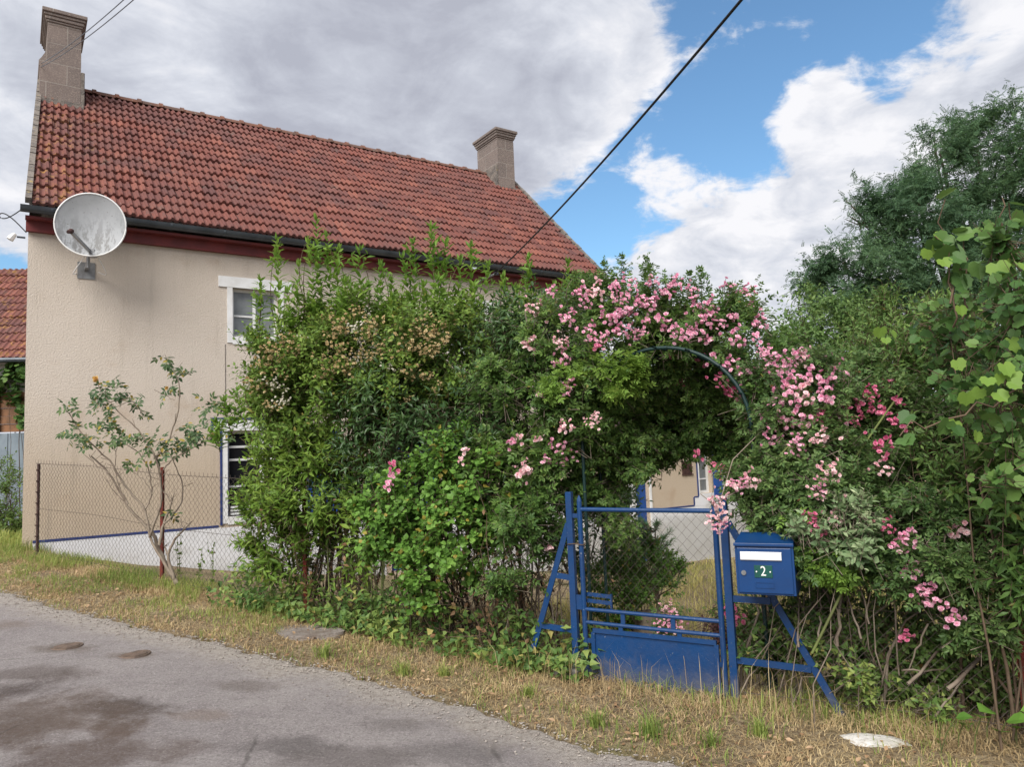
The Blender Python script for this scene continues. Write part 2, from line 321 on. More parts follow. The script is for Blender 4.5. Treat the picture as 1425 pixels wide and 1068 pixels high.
class MB:
    def __init__(self): self.v, self.l, self.s, self.n = [], [], [], 0

    def add(self, V, loops, sizes):
        V = np.asarray(V, float).reshape(-1, 3)
        self.v.append(V); self.l.append(np.asarray(loops, np.int64).ravel() + self.n); self.s.append(np.asarray(sizes, np.int64).ravel()); self.n += len(V)
        return self

    def quads(self, V, faces):
        f = np.asarray(faces); return self.add(V, f, np.full(len(f), f.shape[1]))

    def box(self, lo, hi):
        x0, y0, z0 = lo; x1, y1, z1 = hi
        V = [(x0, y0, z0), (x1, y0, z0), (x1, y1, z0), (x0, y1, z0), (x0, y0, z1), (x1, y0, z1), (x1, y1, z1), (x0, y1, z1)]
        return self.quads(V, [(0, 3, 2, 1), (4, 5, 6, 7), (0, 1, 5, 4), (1, 2, 6, 5), (2, 3, 7, 6), (3, 0, 4, 7)])

    def bar(self, a, b, w, h, up=(0, 0, 1), bev=0.):
        a, b = np.asarray(a, float), np.asarray(b, float); d = b - a; d = d / np.linalg.norm(d)
        s = np.cross(d, up); s = s / np.linalg.norm(s); u = np.cross(s, d); V = []
        for p in (a, b):
            for i, j in ((-1, -1), (1, -1), (1, 1), (-1, 1)): V.append(p + s * i * w / 2 + u * j * h / 2)
        return self.quads(V, [(0, 1, 2, 3), (7, 6, 5, 4), (0, 4, 5, 1), (1, 5, 6, 2), (2, 6, 7, 3), (3, 7, 4, 0)])

    def tubes(self, paths, radii, n=5, cap=False):
        """paths (N,K,3), radii (N,K) or scalar"""
        p = np.asarray(paths, float)
        if p.ndim == 2: p = p[None]
        N, K, _ = p.shape; r = np.broadcast_to(np.asarray(radii, float), (N, K))
        d = np.gradient(p, axis=1); d /= np.linalg.norm(d, axis=2, keepdims=True) + 1e-12
        md = p[:, -1] - p[:, 0]; ref = np.where(np.abs(md[:, 2:3]) > .8 * np.linalg.norm(md, axis=1, keepdims=True), np.array([[.31, .95, 0]]), np.array([[.02, .05, 1.]]))
        s = np.cross(d, ref[:, None]); s /= np.linalg.norm(s, axis=2, keepdims=True) + 1e-12; u = np.cross(s, d)
        an = np.arange(n) * 2 * math.pi / n
        V = p[:, :, None] + r[:, :, None, None] * (np.cos(an)[None, None, :, None] * s[:, :, None] + np.sin(an)[None, None, :, None] * u[:, :, None])
        i = np.arange(N)[:, None, None]; k = np.arange(K - 1)[None, :, None]; j = np.arange(n)[None, None, :]
        a = (i * K + k) * n + j; b = (i * K + k) * n + (j + 1) % n
        f = np.stack([a, b, b + n, a + n], -1).reshape(-1, 4)
        self.quads(V.reshape(-1, 3), f)
        if cap:
            for q in range(N):
                self.add(V[q, 0], list(range(n))[::-1], [n]); self.add(V[q, -1], list(range(n)), [n])
        return self

    def leaves(self, T, Pp, D, Nn, S, W=None):
        Pp, D, Nn = (np.asarray(a, float).reshape(-1, 3) for a in (Pp, D, Nn)); n = len(Pp)
        if n == 0: return self
        D = D / (np.linalg.norm(D, axis=1, keepdims=True) + 1e-9); s = np.cross(D, Nn); s /= np.linalg.norm(s, axis=1, keepdims=True) + 1e-9; u = np.cross(s, D)
        S = np.broadcast_to(np.asarray(S, float), (n,)); tv, tl, ts = T; k = len(tv)
        V = Pp[:, None] + S[:, None, None] * (tv[None, :, 0:1] * s[:, None] + tv[None, :, 1:2] * D[:, None] + tv[None, :, 2:3] * u[:, None])
        L = (np.arange(n)[:, None] * k + tl[None]).ravel()
        return self.add(V.reshape(-1, 3), L, np.tile(ts, n))

    def grid(self, X):
        """X (A,B,3)"""
        A, B, _ = X.shape; i = np.arange(A - 1)[:, None]; j = np.arange(B - 1)[None]; a = i * B + j
        f = np.stack([a, a + B, a + B + 1, a + 1], -1).reshape(-1, 4); return self.quads(X.reshape(-1, 3), f)

    def prism(self, poly, axis_o, ex, ey, ez, depth):
        """polygon (list of 2d) in the ex/ey plane, extruded by depth along ez"""
        o, ex, ey, ez = (np.asarray(a, float) for a in (axis_o, ex, ey, ez)); n = len(poly)
        A = np.array([o + ex * q[0] + ey * q[1] for q in poly]); B = A + ez * depth
        self.add(A, list(range(n))[::-1], [n]); self.add(B, list(range(n)), [n])
        return self.quads(np.vstack([A, B]), [(i, (i + 1) % n, n + (i + 1) % n, n + i) for i in range(n)])

    def build(self, name, mat, parent=None, smooth=False, world=True, bevel=0.):
        v = np.vstack(self.v); l = np.concatenate(self.l); s = np.concatenate(self.s)
        if parent is not None and world: v = v - np.array(root_of(parent)['_loc'])
        me = bpy.data.meshes.new(name); me.vertices.add(len(v)); me.vertices.foreach_set('co', v.astype(np.float32).ravel())
        me.loops.add(len(l)); me.loops.foreach_set('vertex_index', l.astype(np.int32))
        me.polygons.add(len(s)); me.polygons.foreach_set('loop_start', (np.cumsum(s) - s).astype(np.int32))
        me.polygons.foreach_set('use_smooth', np.full(len(s), bool(smooth)))
        me.update(calc_edges=True); me.materials.append(mat)
        o = bpy.data.objects.new(name, me); COL.objects.link(o)
        if parent is not None: o.parent = parent
        if bevel:
            b = o.modifiers.new('bevel', 'BEVEL'); b.width = bevel; b.segments = 2; b.limit_method = 'ANGLE'
        return o


LOCS = {}


def root_of(o):
    while o.parent is not None: o = o.parent
    return {'_loc': LOCS.get(o.name, (0, 0, 0))}


def thing(name, label, cat, loc=(0, 0, 0), rotz=0., group=None):
    o = bpy.data.objects.new(name, None); COL.objects.link(o); o.empty_display_size = .1
    o.location = tuple(float(q) for q in loc); o.rotation_euler = (0, 0, rotz); o['label'] = label; o['category'] = cat
    if group: o['group'] = group
    LOCS[o.name] = tuple(float(q) for q in loc); return o


def tag(o, label, cat, group=None, kind=None):
    o['label'] = label; o['category'] = cat
    if group: o['group'] = group
    if kind: o['kind'] = kind
    return o


def struct(o, label=None):
    o['kind'] = 'structure'
    if label: o['label'] = label
    return o


def unit(v): v = np.asarray(v, float); return v / (np.linalg.norm(v, axis=-1, keepdims=True) + 1e-9)


def nz(x, y, f=1., seed=0.):
    """cheap smooth value field in -1..1 for terrain and scatter"""
    x, y = np.asarray(x) * f, np.asarray(y) * f
    return (np.sin(1.7 * x + 2.3 * y + seed) + np.sin(-2.9 * x + 1.3 * y + 1.7 * seed + 1) + np.sin(4.1 * x + 3.7 * y + .6 * seed + 2) * .6 + np.sin(-5.3 * x + 6.1 * y + seed * 2.1) * .4) / 3.


# ------------------------------------------------------------------ terrain: s runs left along the fence from the gate, n runs inward
G0 = np.array([.46, 5.44]); US = np.array([-.846, .533]); UN = np.array([.533, .846])


def sn(x, y):
    dx, dy = np.asarray(x) - G0[0], np.asarray(y) - G0[1]
    return dx * US[0] + dy * US[1], dx * UN[0] + dy * UN[1]


def xy(s, n): return G0[0] + s * US[0] + n * UN[0], G0[1] + s * US[1] + n * UN[1]


def H(x, y):
    s, n = sn(x, y)
    q = np.clip(s, -1.5, 11); a = .069 * (q + np.sqrt(q * q + .25)) / 2 - .012
    nn = np.clip(n - .1, 0, 60); return a - 1.35 * (1 - np.exp(-nn / 5.2))


def SN(s, n):
    x, y = xy(s, n); return np.stack([x, y, H(x, y)], -1)


def G(px, py):
    """point of the terrain seen at a pixel of the photograph"""
    d = ray(px, py); lo, hi = 1., 60.
    for k in range(400):
        q = CAM + d * (1 + k * .08)
        if q[2] < H(q[0], q[1]): break
    a, b = 1 + (k - 1) * .08, 1 + k * .08
    for _ in range(30):
        m = (a + b) / 2; q = CAM + d * m
        if q[2] < H(q[0], q[1]): b = m
        else: a = m
    return CAM + d * b


edge_px = [(0, 825), (120, 857), (300, 897), (470, 937), (640, 982), (800, 1037), (950, 1068)]
edge_sn = sorted([tuple(float(q) for q in sn(*G(*e)[:2])) for e in edge_px])
ES, EN = np.array([e[0] for e in edge_sn]), np.array([e[1] for e in edge_sn])


def edge(s):
    s = np.asarray(s, float); b = np.interp(s, ES, EN)
    b = np.where(s < ES[0], EN[0] + (s - ES[0]) * .12, b); b = np.where(s > ES[-1], EN[-1] + (s - ES[-1]) * -.02, b)
    return b + .035 * np.sin(s * 7.3) * np.sin(s * 2.9) + .02 * np.sin(s * 23) + .012 * np.sin(s * 61)


ax = np.unique(np.concatenate([-np.geomspace(14, 900, 16), np.arange(-14, 8, .14), np.geomspace(8, 900, 16)]))
ay = np.unique(np.concatenate([-np.geomspace(3, 500, 12), np.arange(-3, 20, .14), np.geomspace(20, 1200, 20)]))
gx, gy = np.meshgrid(ax, ay, indexing='ij'); gz = H(gx, gy); gs, gn = sn(gx, gy)
gz = gz + np.where(gn > edge(gs), .015 * nz(gx, gy, 3.1) + .008 * nz(gx, gy, 11), -.05)
t = NT('verge_soil')
a = t.noise(1.6, 7, .65, .3); b = t.noise(28, 6, .7); c = t.noise(.7, 4, .6)
col = t.mix(t.rng(a, .36, .62), (.26, .205, .135), (.37, .295, .19))
col = t.mix(t.math('MULTIPLY', t.rng(b, .42, .62), .8), col, (.12, .085, .055))
col = t.mix(t.math('MULTIPLY', t.rng(c, .52, .66), .6), col, (.13, .14, .05))
col = t.mix(t.rng(t.noise(90, 3, .7), .64, .7), col, (.48, .40, .28))
M['soil'] = t.done(col, .95, .1, bumps=[(b, .03), (t.noise(90, 4, .7), .012)])
struct(MB().grid(np.stack([gx, gy, gz], -1)).build('ground', M['soil'], smooth=True), 'dry grassy ground')

# road
rs = np.concatenate([np.linspace(-14, -3, 40, endpoint=False), np.arange(-3, 10, .05), np.linspace(10, 26, 40)])
rw = np.concatenate([[0, .03, .08, .16], np.linspace(.3, 7, 48)])
S2, W2 = np.meshgrid(rs, rw, indexing='ij'); ee = edge(S2)
R2 = ee - W2; rx, ry = xy(S2, R2); rz = H(rx, ry) + .006 + np.where(W2 == 0, -.012, 0) + .004 * nz(rx, ry, 1.9) * (W2 > .2)
t = NT('worn_asphalt')


def spot(px, py, r, ky=1.):
    q = G(px, py); v = t.n('ShaderNodeVectorMath', operation='SUBTRACT'); t.l(t.tc.outputs['Object'], v.inputs[0]); v.inputs[1].default_value = tuple(q)
    m = t.n('ShaderNodeMapping'); m.inputs['Rotation'].default_value = (0, 0, math.radians(32)); m.inputs['Scale'].default_value = (1, ky, 1); t.l(v.outputs[0], m.inputs[0])
    ln = t.n('ShaderNodeVectorMath', operation='LENGTH'); t.l(m.outputs[0], ln.inputs[0])
    w = t.math('ADD', ln.outputs['Value'], t.math('MULTIPLY', t.math('SUBTRACT', NW, .5), r * 2.6))
    return t.rng(w, r, r * .25)


NW = t.noise(2.6, 7, .65, .3)
fine = t.noise(75, 4, .8); med = t.noise(24, 7, .8); bigm = t.noise(.8, 6, .6, .4)
col = t.mix(t.rng(bigm, .3, .7), (.39, .355, .35), (.32, .29, .29))
col = t.mix(t.math('MULTIPLY', t.rng(t.noise(5, 7, .7, .3), .45, .7), .40), col, (.22, .19, .195))
col = t.mix(t.math('MULTIPLY', t.rng(med, .48, .66), .38), col, (.16, .14, .145))
col = t.mix(t.math('MULTIPLY', t.rng(fine, .36, .47), .0), col, (.4, .4, .4)); col = t.mix(t.math('MULTIPLY', t.rng(fine, .46, .36), .5), col, (.085, .075, .078)); col = t.mix(t.math('MULTIPLY', t.rng(fine, .54, .64), .6), col, (.55, .51, .51))
for (px, py, r, ky, cc, w) in [(170, 985, .42, 1.5, (.060, .042, .036), .85), (30, 960, .36, 1.2, (.07, .05, .045), .8), (20, 1010, .6, 1.3, (.085, .058, .045), .75), (400, 1040, .4, 2, (.08, .07, .07), .6),
                               (330, 955, .30, 2, (.11, .085, .07), .5), (640, 1050, .45, 2, (.09, .08, .08), .5), (90, 905, .28, 1.6, (.12, .09, .065), .7), (190, 915, .24, 1.8, (.13, .09, .06), .7), (10, 870, .4, 2, (.16, .11, .075), .5),
                               (280, 1000, .25, 2, (.20, .13, .08), .35), (120, 1050, .6, 1.6, (.10, .065, .05), .75), (60, 1000, .8, 1.4, (.15, .11, .09), .6), (30, 940, .5, 1.6, (.11, .085, .075), .6), (480, 1062, .5, 1.8, (.14, .12, .115), .6), (560, 1010, .3, 2, (.12, .105, .1), .5)]:
    f = t.math('MULTIPLY', t.math('MULTIPLY', spot(px, py, r, ky), w), t.rng(med, .68, .44, .52, .95)); col = t.mix(f, col, cc)
# pale grit along the road's edge (attribute holds the distance from the edge)
at = t.n('ShaderNodeAttribute'); at.attribute_name = 'edge_distance'
gr = t.math('ADD', at.outputs['Fac'], t.math('MULTIPLY', t.math('SUBTRACT', NW, .5), .55))
col = t.mix(t.math('MULTIPLY', t.rng(gr, .42, .02), .75), col, (.50, .45, .40))
col = t.mix(t.math('MULTIPLY', t.math('MULTIPLY', t.rng(gr, .5, .02), t.rng(med, .45, .6)), .55), col, (.20, .165, .14))
col = t.mix(t.math('MULTIPLY', t.rng(fine, .60, .70), .6), col, (.47, .43, .40))
# cracks
vo = t.n('ShaderNodeTexVoronoi', feature='DISTANCE_TO_EDGE'); vo.inputs['Scale'].default_value = .55
dv = t.n('ShaderNodeMix', data_type='VECTOR'); dv.inputs[0].default_value = .14
nn2 = t.n('ShaderNodeTexNoise'); nn2.inputs['Scale'].default_value = 2.2; nn2.inputs['Detail'].default_value = 8; t.l(t.tc.outputs['Object'], nn2.inputs['Vector'])
t.l(t.tc.outputs['Object'], dv.inputs[4]); t.l(nn2.outputs['Color'], dv.inputs[5]); t.l(dv.outputs[1], vo.inputs['Vector'])
crack = t.math('MULTIPLY', t.rng(vo.outputs['Distance'], .006, .001), t.rng(t.noise(.9, 4), .5, .6))
col = t.mix(t.math('MULTIPLY', crack, .45), col, (.05, .045, .04))
M['asphalt'] = t.done(col, .88, .22, bumps=[(fine, .02), (med, .015)])
road = MB().grid(np.stack([rx, ry, rz], -1)).build('road', M['asphalt'], smooth=True)
att = road.data.attributes.new('edge_distance', 'FLOAT', 'POINT'); att.data.foreach_set('value', W2.ravel().astype(np.float32))
struct(road, 'worn grey asphalt lane')
# a road sheet that faces up
road.data.flip_normals() if road.data.polygons[0].normal.z < 0 else None

# ------------------------------------------------------------------ house (local frame: x along the facade, y inward, z up)
O = P(40, 290, 10); HA = math.atan2(.559, .829)
UX = np.array([math.cos(HA), math.sin(HA), 0]); UY = np.array([-math.sin(HA), math.cos(HA), 0])
house = thing('house', 'two storey beige roughcast house with red tiled roof and two stone chimneys', 'house', (O[0], O[1], 0), HA)
LX, DY = 10.2, 6.3; EZ = 5.02; RY, RZ = DY / 2, 8.50


def facade(holes, x0, x1, z0, z1, depth=.22):
    m = MB(); xs = sorted({x0, x1, *[h[0] for h in holes], *[h[1] for h in holes]}); zs = sorted({z0, z1, *[h[2] for h in holes], *[h[3] for h in holes]})
    for a, b in zip(xs, xs[1:]):
        for c, d in zip(zs, zs[1:]):
            if any(h[0] - 1e-6 <= a and b <= h[1] + 1e-6 and h[2] - 1e-6 <= c and d <= h[3] + 1e-6 for h in holes): continue
            m.quads([(a, 0, c), (b, 0, c), (b, 0, d), (a, 0, d)], [(0, 1, 2, 3)])
    for a, b, c, d in holes:
        m.quads([(a, 0, c), (b, 0, c), (b, 0, d), (a, 0, d), (a, depth, c), (b, depth, c), (b, depth, d), (a, depth, d)], [(0, 1, 5, 4), (1, 2, 6, 5), (2, 3, 7, 6), (3, 0, 4, 7)])
    return m


UPW = (2.70, 3.42, 3.58, 4.36); LOW = (2.615, 3.70, .80, 2.11); DOOR = (5.3, 6.25, -.35, 2.0); UP2 = (6.6, 7.35, 3.58, 4.36)
holes = [UPW, LOW, DOOR, UP2]
w = facade(holes, 0, LX, -1.4, EZ)
w.quads([(.056 * DY, DY, -1.4), (0, 0, -1.4), (0, 0, EZ), (.056 * RY, RY, RZ - .12), (.056 * DY, DY, EZ)], [(0, 1, 2, 3, 4)])
w.quads([(LX, 0, -1.4), (LX, DY, -1.4), (LX, DY, EZ), (LX, RY, RZ - .12), (LX, 0, EZ)], [(0, 1, 2, 3, 4)])
w.quads([(LX, DY, -1.4), (.056 * DY, DY, -1.4), (.056 * DY, DY, EZ), (LX, DY, EZ)], [(0, 1, 2, 3)])
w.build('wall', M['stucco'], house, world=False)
# white painted base with the blue line over it
pl = MB()
for a, b in ((.12, LOW[0] - .10), (LOW[1] + .10, DOOR[0] - .1), (DOOR[1] + .1, LX)): pl.box((a, -.012, -1.4), (b, .02, .65))
pl.box((LOW[0] - .10, -.012, -1.4), (LOW[1] + .10, .02, .64))
pl.build('plinth', M['plinth'], house, world=False)
MB().box((-.02, -.016, -1.4), (.12, .02, .55)).build('corner_foot', M['concrete'], house, world=False)
for x_a, x_b in ((.12, LOW[0] - .135), (LOW[1] + .135, DOOR[0] - .14), (DOOR[1] + .14, LX)): MB().box((x_a, -.016, .65), (x_b, -.001, .685)).build('blue_line', M['blue_trim'], house, world=False)
# thin joint line in the render between the storeys' windows
MB().box((2.585, -.004, 2.33), (2.597, -.001, 3.45)).build('render_joint', M['mortar'], house, world=False)
MB().box((LX - .13, -.03, -1.4), (LX - .05, -.002, EZ - .1)).build('downpipe', M['zinc'], house, world=False)


def window_part(h, lint, jamb, bars, name='window', blue=False, sill=True):
    x0, x1, z0, z1 = h
    fr = MB(); fw = .045
    fr.box((x0, .10, z0), (x0 + fw, .15, z1)); fr.box((x1 - fw, .10, z0), (x1, .15, z1)); fr.box((x0 + fw, .10, z0), (x1 - fw, .15, z0 + fw)); fr.box((x0 + fw, .10, z1 - fw), (x1 - fw, .15, z1))
    for kind, p, th in bars:
        if kind == 'v': fr.box((p - th / 2, .102, z0 + fw), (p + th / 2, .147, z1 - fw))
        else: fr.box((x0 + fw, .104, p - th / 2), (x1 - fw, .145, p + th / 2))
    root = fr.build(name, M['white'], house, world=False)
    MB().box((x0 + .02, .12, z0 + .02), (x1 - .02, .128, z1 - .02)).build('pane', M['dark' if blue else 'glass'], root, world=False)
    MB().box((x0 + .01, .20, z0 + .01), (x1 - .01, .214, z1 - .01)).build('interior', M['dark'], root, world=False)
    su = MB(); ov = .13
    su.box((x0 - jamb - ov, -.022, z1), (x1 + jamb + ov, .03, z1 + lint)); su.box((x0 - jamb, -.018, z0 - .10), (x0, .03, z1)); su.box((x1, -.018, z0 - .10), (x1 + jamb, .03, z1)); su.box((x0, -.02, z0 - .12), (x1, .06, z0))
    sr = su.build('surround', M['white'], root, world=False)
    if blue:
        b = MB(); q = .03; y0, y1 = -.026, -.001
        b.box((x0 - jamb - ov - q, y0, z1 - q), (x0 - jamb - ov, y1, z1 + lint + q)); b.box((x0 - jamb - ov, y0, z1 + lint), (x1 + jamb + ov, y1, z1 + lint + q)); b.box((x1 + jamb + ov, y0, z1 - q), (x1 + jamb + ov + q, y1, z1 + lint + q))
        b.box((x0 - jamb - q, y0, z0 - .12), (x0 - jamb, y1, z1 - q)); b.box((x1 + jamb, y0, z0 - .12), (x1 + jamb + q, y1, z1 - q)); b.box((x0 - jamb - ov, y0, z1 - q), (x0 - jamb, y1, z1)); b.box((x1 + jamb, y0, z1 - q), (x1 + jamb + ov, y1, z1))
        b.box((x0, .05, z0), (x0 + .028, .098, z1))
        b.build('blue_outline', M['blue_trim'], root, world=False)
    return root


wu = window_part(UPW, .17, .08, [('h', 3.93, .03), ('v', 3.06, .045), ])
wl_ = window_part(LOW, .17, .08, [('h', 1.86, .035), ('h', 1.66, .035), ('v', 3.16, .06), ('h', 1.25, .03)], blue=True)
window_part(UP2, .17, .08, [('h', 3.93, .03), ('v', 6.97, .045)])
lv = MB()
for k in range(3): lv.box((LOW[0] + .05, .03, .82 + k * .05), (LOW[1] - .05, .07, .85 + k * .05))
lv.build('louvre', M['white'], wl_, world=False)
for sx_ in (LOW[0] - .70, LOW[1] + .14):
    if sx_ < LOW[0]: continue
    sh = MB(); sh.box((sx_, -.06, .75), (sx_ + .54, -.03, 2.11))
    for k in (1.0, 1.85): sh.box((sx_ + .03, -.075, k), (sx_ + .51, -.061, k + .1))
    sh.build('shutter', M['blue_shutter'], house, world=False)
dr = MB(); dr.box((DOOR[0] + .02, .10, DOOR[2]), (DOOR[1] - .02, .15, DOOR[3] - .02))
for k in range(5): dr.box((DOOR[0] + .08 + k * .165, .088, DOOR[2] + .12), (DOOR[0] + .21 + k * .165, .099, DOOR[3] - .12))
dd = dr.build('door', M['blue_shutter'], house, world=False)
MB().box((DOOR[0] + .09, .04, .72), (DOOR[0] + .12, .087, .86)).build('handle', M['steel'], dd, world=False)
# eaves: red board, soffit, gutter
fb = MB(); fb.box((-.03, -.07, 4.89), (LX + .03, -.001, 5.04)); fb.box((-.04, -.20, 5.035), (LX + .04, -.071, 5.07))
fb.build('fascia', M['red_wood'], house, world=False)
an = np.linspace(math.pi, 2 * math.pi, 11); gm = MB(); gc_y, gc_z, gr_ = -.27, 5.165, .075
prof = [(gc_y + gr_ * math.cos(q), gc_z + gr_ * math.sin(q)) for q in an] + [(gc_y + (gr_ - .012) * math.cos(q), gc_z + (gr_ - .012) * math.sin(q)) for q in an[::-1]]
prof[0] = (prof[0][0] - .008, prof[0][1] + .006)
gm.prism(prof, (-.10, 0, 0), (0, 1, 0), (0, 0, 1), (1, 0, 0), LX + .2)
gut = gm.build('gutter', M['zinc'], house, world=False)
for k in range(14): MB().prism([(gc_y + (gr_ + .006) * math.cos(q), gc_z + (gr_ + .006) * math.sin(q)) for q in an] + [(gc_y + (gr_ + .001) * math.cos(q), gc_z + (gr_ + .001) * math.sin(q)) for q in an[::-1]], (.25 + k * .75, 0, 0), (0, 1, 0), (0, 0, 1), (1, 0, 0), .03).build('gutter_bracket', M['zinc'], gut, world=False)
# roof: every tile a shaped piece of the roof mesh
EY, ERZ = -.26, 5.225
sl = np.array([0, RY - EY, RZ - ERZ]); SLN = np.linalg.norm(sl); sd = sl / SLN; up_n = np.array([0, -sd[2], sd[1]])
PX_ = np.array([0, .10, .16, .20, .34, .42, .50, .60, .66, .70, .84, .92, 1.0]); PH_ = np.array([.0, .0, .012, .034, .034, .010, 0., 0., .012, .034, .034, .010, 0.])


def tile_roof(x0, x1, o, sdv, nv, slen, cw=.212, cl=.285, seed=1, shear=0.):
    r = np.random.default_rng(seed); m = MB(); nc = int(round(slen / cl)); cl = slen / nc; nt = int(round((x1 - x0) / cw)); cw = (x1 - x0) / nt; K = len(PX_)
    o, sdv, nv = np.asarray(o, float), np.asarray(sdv, float), np.asarray(nv, float)
    for c in range(nc):
        xs_ = x0 + shear * max(0, o[1] + sdv[1] * c * cl); cwc = (x1 - xs_) / nt
        for i in range(nt):
            jx, jl, jh = r.normal(0, .004), r.normal(0, .008) - (.035 if r.random() < .012 else 0), r.normal(0, .005)
            X = xs_ + (i + PX_ * 1.0) * cwc + jx; X[0] -= .004
            rows = []
            for (aa, hh) in ((c * cl + jl - .012, -.004), (c * cl + jl - .012, .042), (c * cl + jl + .008, .050), ((c + 1) * cl + .03, .004)):
                hgt = (PH_ if hh > -.001 else PH_ * .75) + hh + jh
                rows.append(np.stack([X, np.zeros(K), np.zeros(K)], -1) + o + sdv * aa + nv * hgt[:, None])
            m.grid(np.array(rows).transpose(1, 0, 2))
    return m


roof = tile_roof(.04, LX - .02, (0, EY, ERZ - .02), sd, up_n, SLN, shear=.056).build('roof', M['tile'], house, world=False)
bk = MB(); bk.quads([(.056 * DY, DY + .26, ERZ), (LX, DY + .26, ERZ), (LX, RY, RZ), (.056 * RY, RY, RZ)], [(1, 0, 3, 2)])
bk.quads([(0, EY, ERZ - .03), (LX, EY, ERZ - .03), (LX, RY, RZ - .03), (.056 * RY, RY, RZ - .03)], [(0, 1, 2, 3)])
bk.build('roof_deck', M['mortar'], house, world=False)
rg = MB(); nrt = 24; rl = (LX - 1.2) / nrt
for k in range(nrt):
    a0 = .62 + k * rl; an2 = np.linspace(.1, math.pi - .1, 8)
    for off, rad, x_0, x_1 in ((0, .105, a0, a0 + rl), (0, .128, a0 - .02, a0 + .045)):
        pr = [(RY + rad * 1.15 * math.cos(q), RZ - .05 + rad * math.sin(q)) for q in an2]
        rg.prism(pr, (x_0, 0, 0), (0, 1, 0), (0, 0, 1), (1, 0, 0), x_1 - x_0)
rg.build('ridge', plain('ridge_tile_clay', (.20, .10, .075), (.12, .085, .075), 5, .9, .1, bump=(40, .01), speck=((.26, .24, .21), 16, .6, .7)), house, world=False)
for xx in (-.045, LX - .03):
    vg = MB()
    for k in range(22):
        a, b = k / 22, (k + 1) / 22
        j = random.uniform(-.006, .006)
        sh_ = np.array([.056 * RY, 0, 0]) if xx < 1 else np.zeros(3); sv = sl + sh_
        vg.bar(np.array([xx + .035, EY, ERZ + .005]) + sv * a + up_n * (.03 + j), np.array([xx + .035, EY, ERZ + .005]) + sv * (b - .004) + up_n * (.03 + j), .075, .085, up=up_n)
    vg.build('verge', M['mortar'], house, world=False)


def chimney(x0, x1, y0, y1, zb, zt, flare_left, cap=.09, depthcut=None):
    m = MB(); k = .035
    prof = [(x0, zb), (x1, zb), (x1, zt)]
    if flare_left: prof += [(x0 + .10, zt), (x0 + .10, 8.93), (x0 + .07, 8.80), (x0 + .02, 8.70), (x0 - .02, 8.64), (x0 - .02, 8.56), (x0, 8.54)]
    else: prof += [(x0, zt)]
    m.prism(prof, (0, y0, 0), (1, 0, 0), (0, 0, 1), (0, 1, 0), y1 - y0)
    ch = m.build('chimney', M['granite'], house, world=False, bevel=.012)
    xl = x0 + .10 if flare_left else x0
    c = MB(); steps = [(.0, 0, .05), (.02, .05, .09), (.04, .09, .15), (.06, .15, .20), (cap - .005, .20, .27)]
    for g_, a, b in steps: c.box((xl - g_, y0 - g_, zt + a), (x1 + g_, y1 + g_, zt + b))
    c.build('chimney_cap', M['granite'], ch, world=False, bevel=.012)
    s = MB()
    zr = lambda y: ERZ + (RZ - ERZ) * (y - EY) / (RY - EY)
    s.box((x0 - .01, y0 - .06, zr(y0) - .1), (x1 + .05, y0 + .02, zr(y0) + .05)); s.box((x1 + .002 if flare_left else x0 - .06, y0, zr(y0) - .02), (x1 + .06 if flare_left else x0 - .002, y1, RZ + .08))
    s.build('chimney_flashing', M['mortar'], ch, world=False, bevel=.01)
    return ch


chimney(.15, .76, 2.55, 3.65, 7.2, 9.32, True)
chimney(9.54, 10.02, 2.62, 3.55, 7.2, 9.22, False)
# small wing to the right of the house
wing = thing('house_wing', 'low beige wing with blue shutters seen through the rose arch', 'house', (O[0], O[1], 0), HA)
WX0, WX1 = LX + .02, 16.5
DW = (11.02, 11.40, -.85, 1.35); WW = (13.0, 13.42, .49, 1.55); WE = 1.75
wf = facade([DW, WW], WX0, WX1, -2., WE)
wf.quads([(WX1, 0, -2), (WX1, 4.5, -2), (WX1, 4.5, WE), (WX1, 2.25, WE + 1.6), (WX1, 0, WE)], [(0, 1, 2, 3, 4)]); wf.quads([(WX1, 4.5, -2), (WX0, 4.5, -2), (WX0, 4.5, WE), (WX1, 4.5, WE)], [(0, 1, 2, 3)])
wf.build('wall', M['stucco'], wing, world=False)
pq = MB(); pq.box((11.48, -.012, -2), (WX1, .02, .22)); pq.box((12.80, -.015, .22), (14.4, .02, .41)); pq.box((12.955, -.017, .41), (14.0, .02, .487))
pq.build('plinth', M['plinth'], wing, world=False)
lb = MB(); lb.box((11.48, -.02, .22), (12.78, -.002, .25)); lb.box((12.77, -.02, .25), (12.80, -.002, .42)); lb.box((12.80, -.02, .41), (12.93, -.002, .44)); lb.box((12.925, -.02, .44), (12.955, -.002, 1.6))
lb.build('blue_line', M['blue_trim'], wing, world=False)
f = MB(); f.box((13.0, .1, .49), (13.06, .15, 1.55)); f.box((13.36, .1, .49), (13.42, .15, 1.55)); f.box((13.06, .1, .49), (13.36, .15, .55)); f.box((13.06, .102, .80), (13.36, .147, .83)); f.box((13.06, .1, 1.49), (13.36, .15, 1.55))
f.box((12.955, -.017, .49), (13.0, .02, 1.6)); fwin = f.build('window', M['white'], wing, world=False)
MB().box((13.05, .12, .54), (13.37, .126, 1.5)).build('pane', M['glass'], fwin, world=False)
MB().box((13.01, .2, .5), (13.41, .212, 1.54)).build('interior', M['dark'], fwin, world=False)
shm_ = MB(); shm_.box((13.44, -.06, .42), (13.72, -.03, 1.6)); shm_.box((13.47, -.075, .6), (13.69, -.061, .68)); shm_.build('shutter', M['blue_shutter'], wing, world=False)
MB().box((13.74, -.017, .49), (13.86, .02, 1.6)).build('jamb', M['white'], wing, world=False)
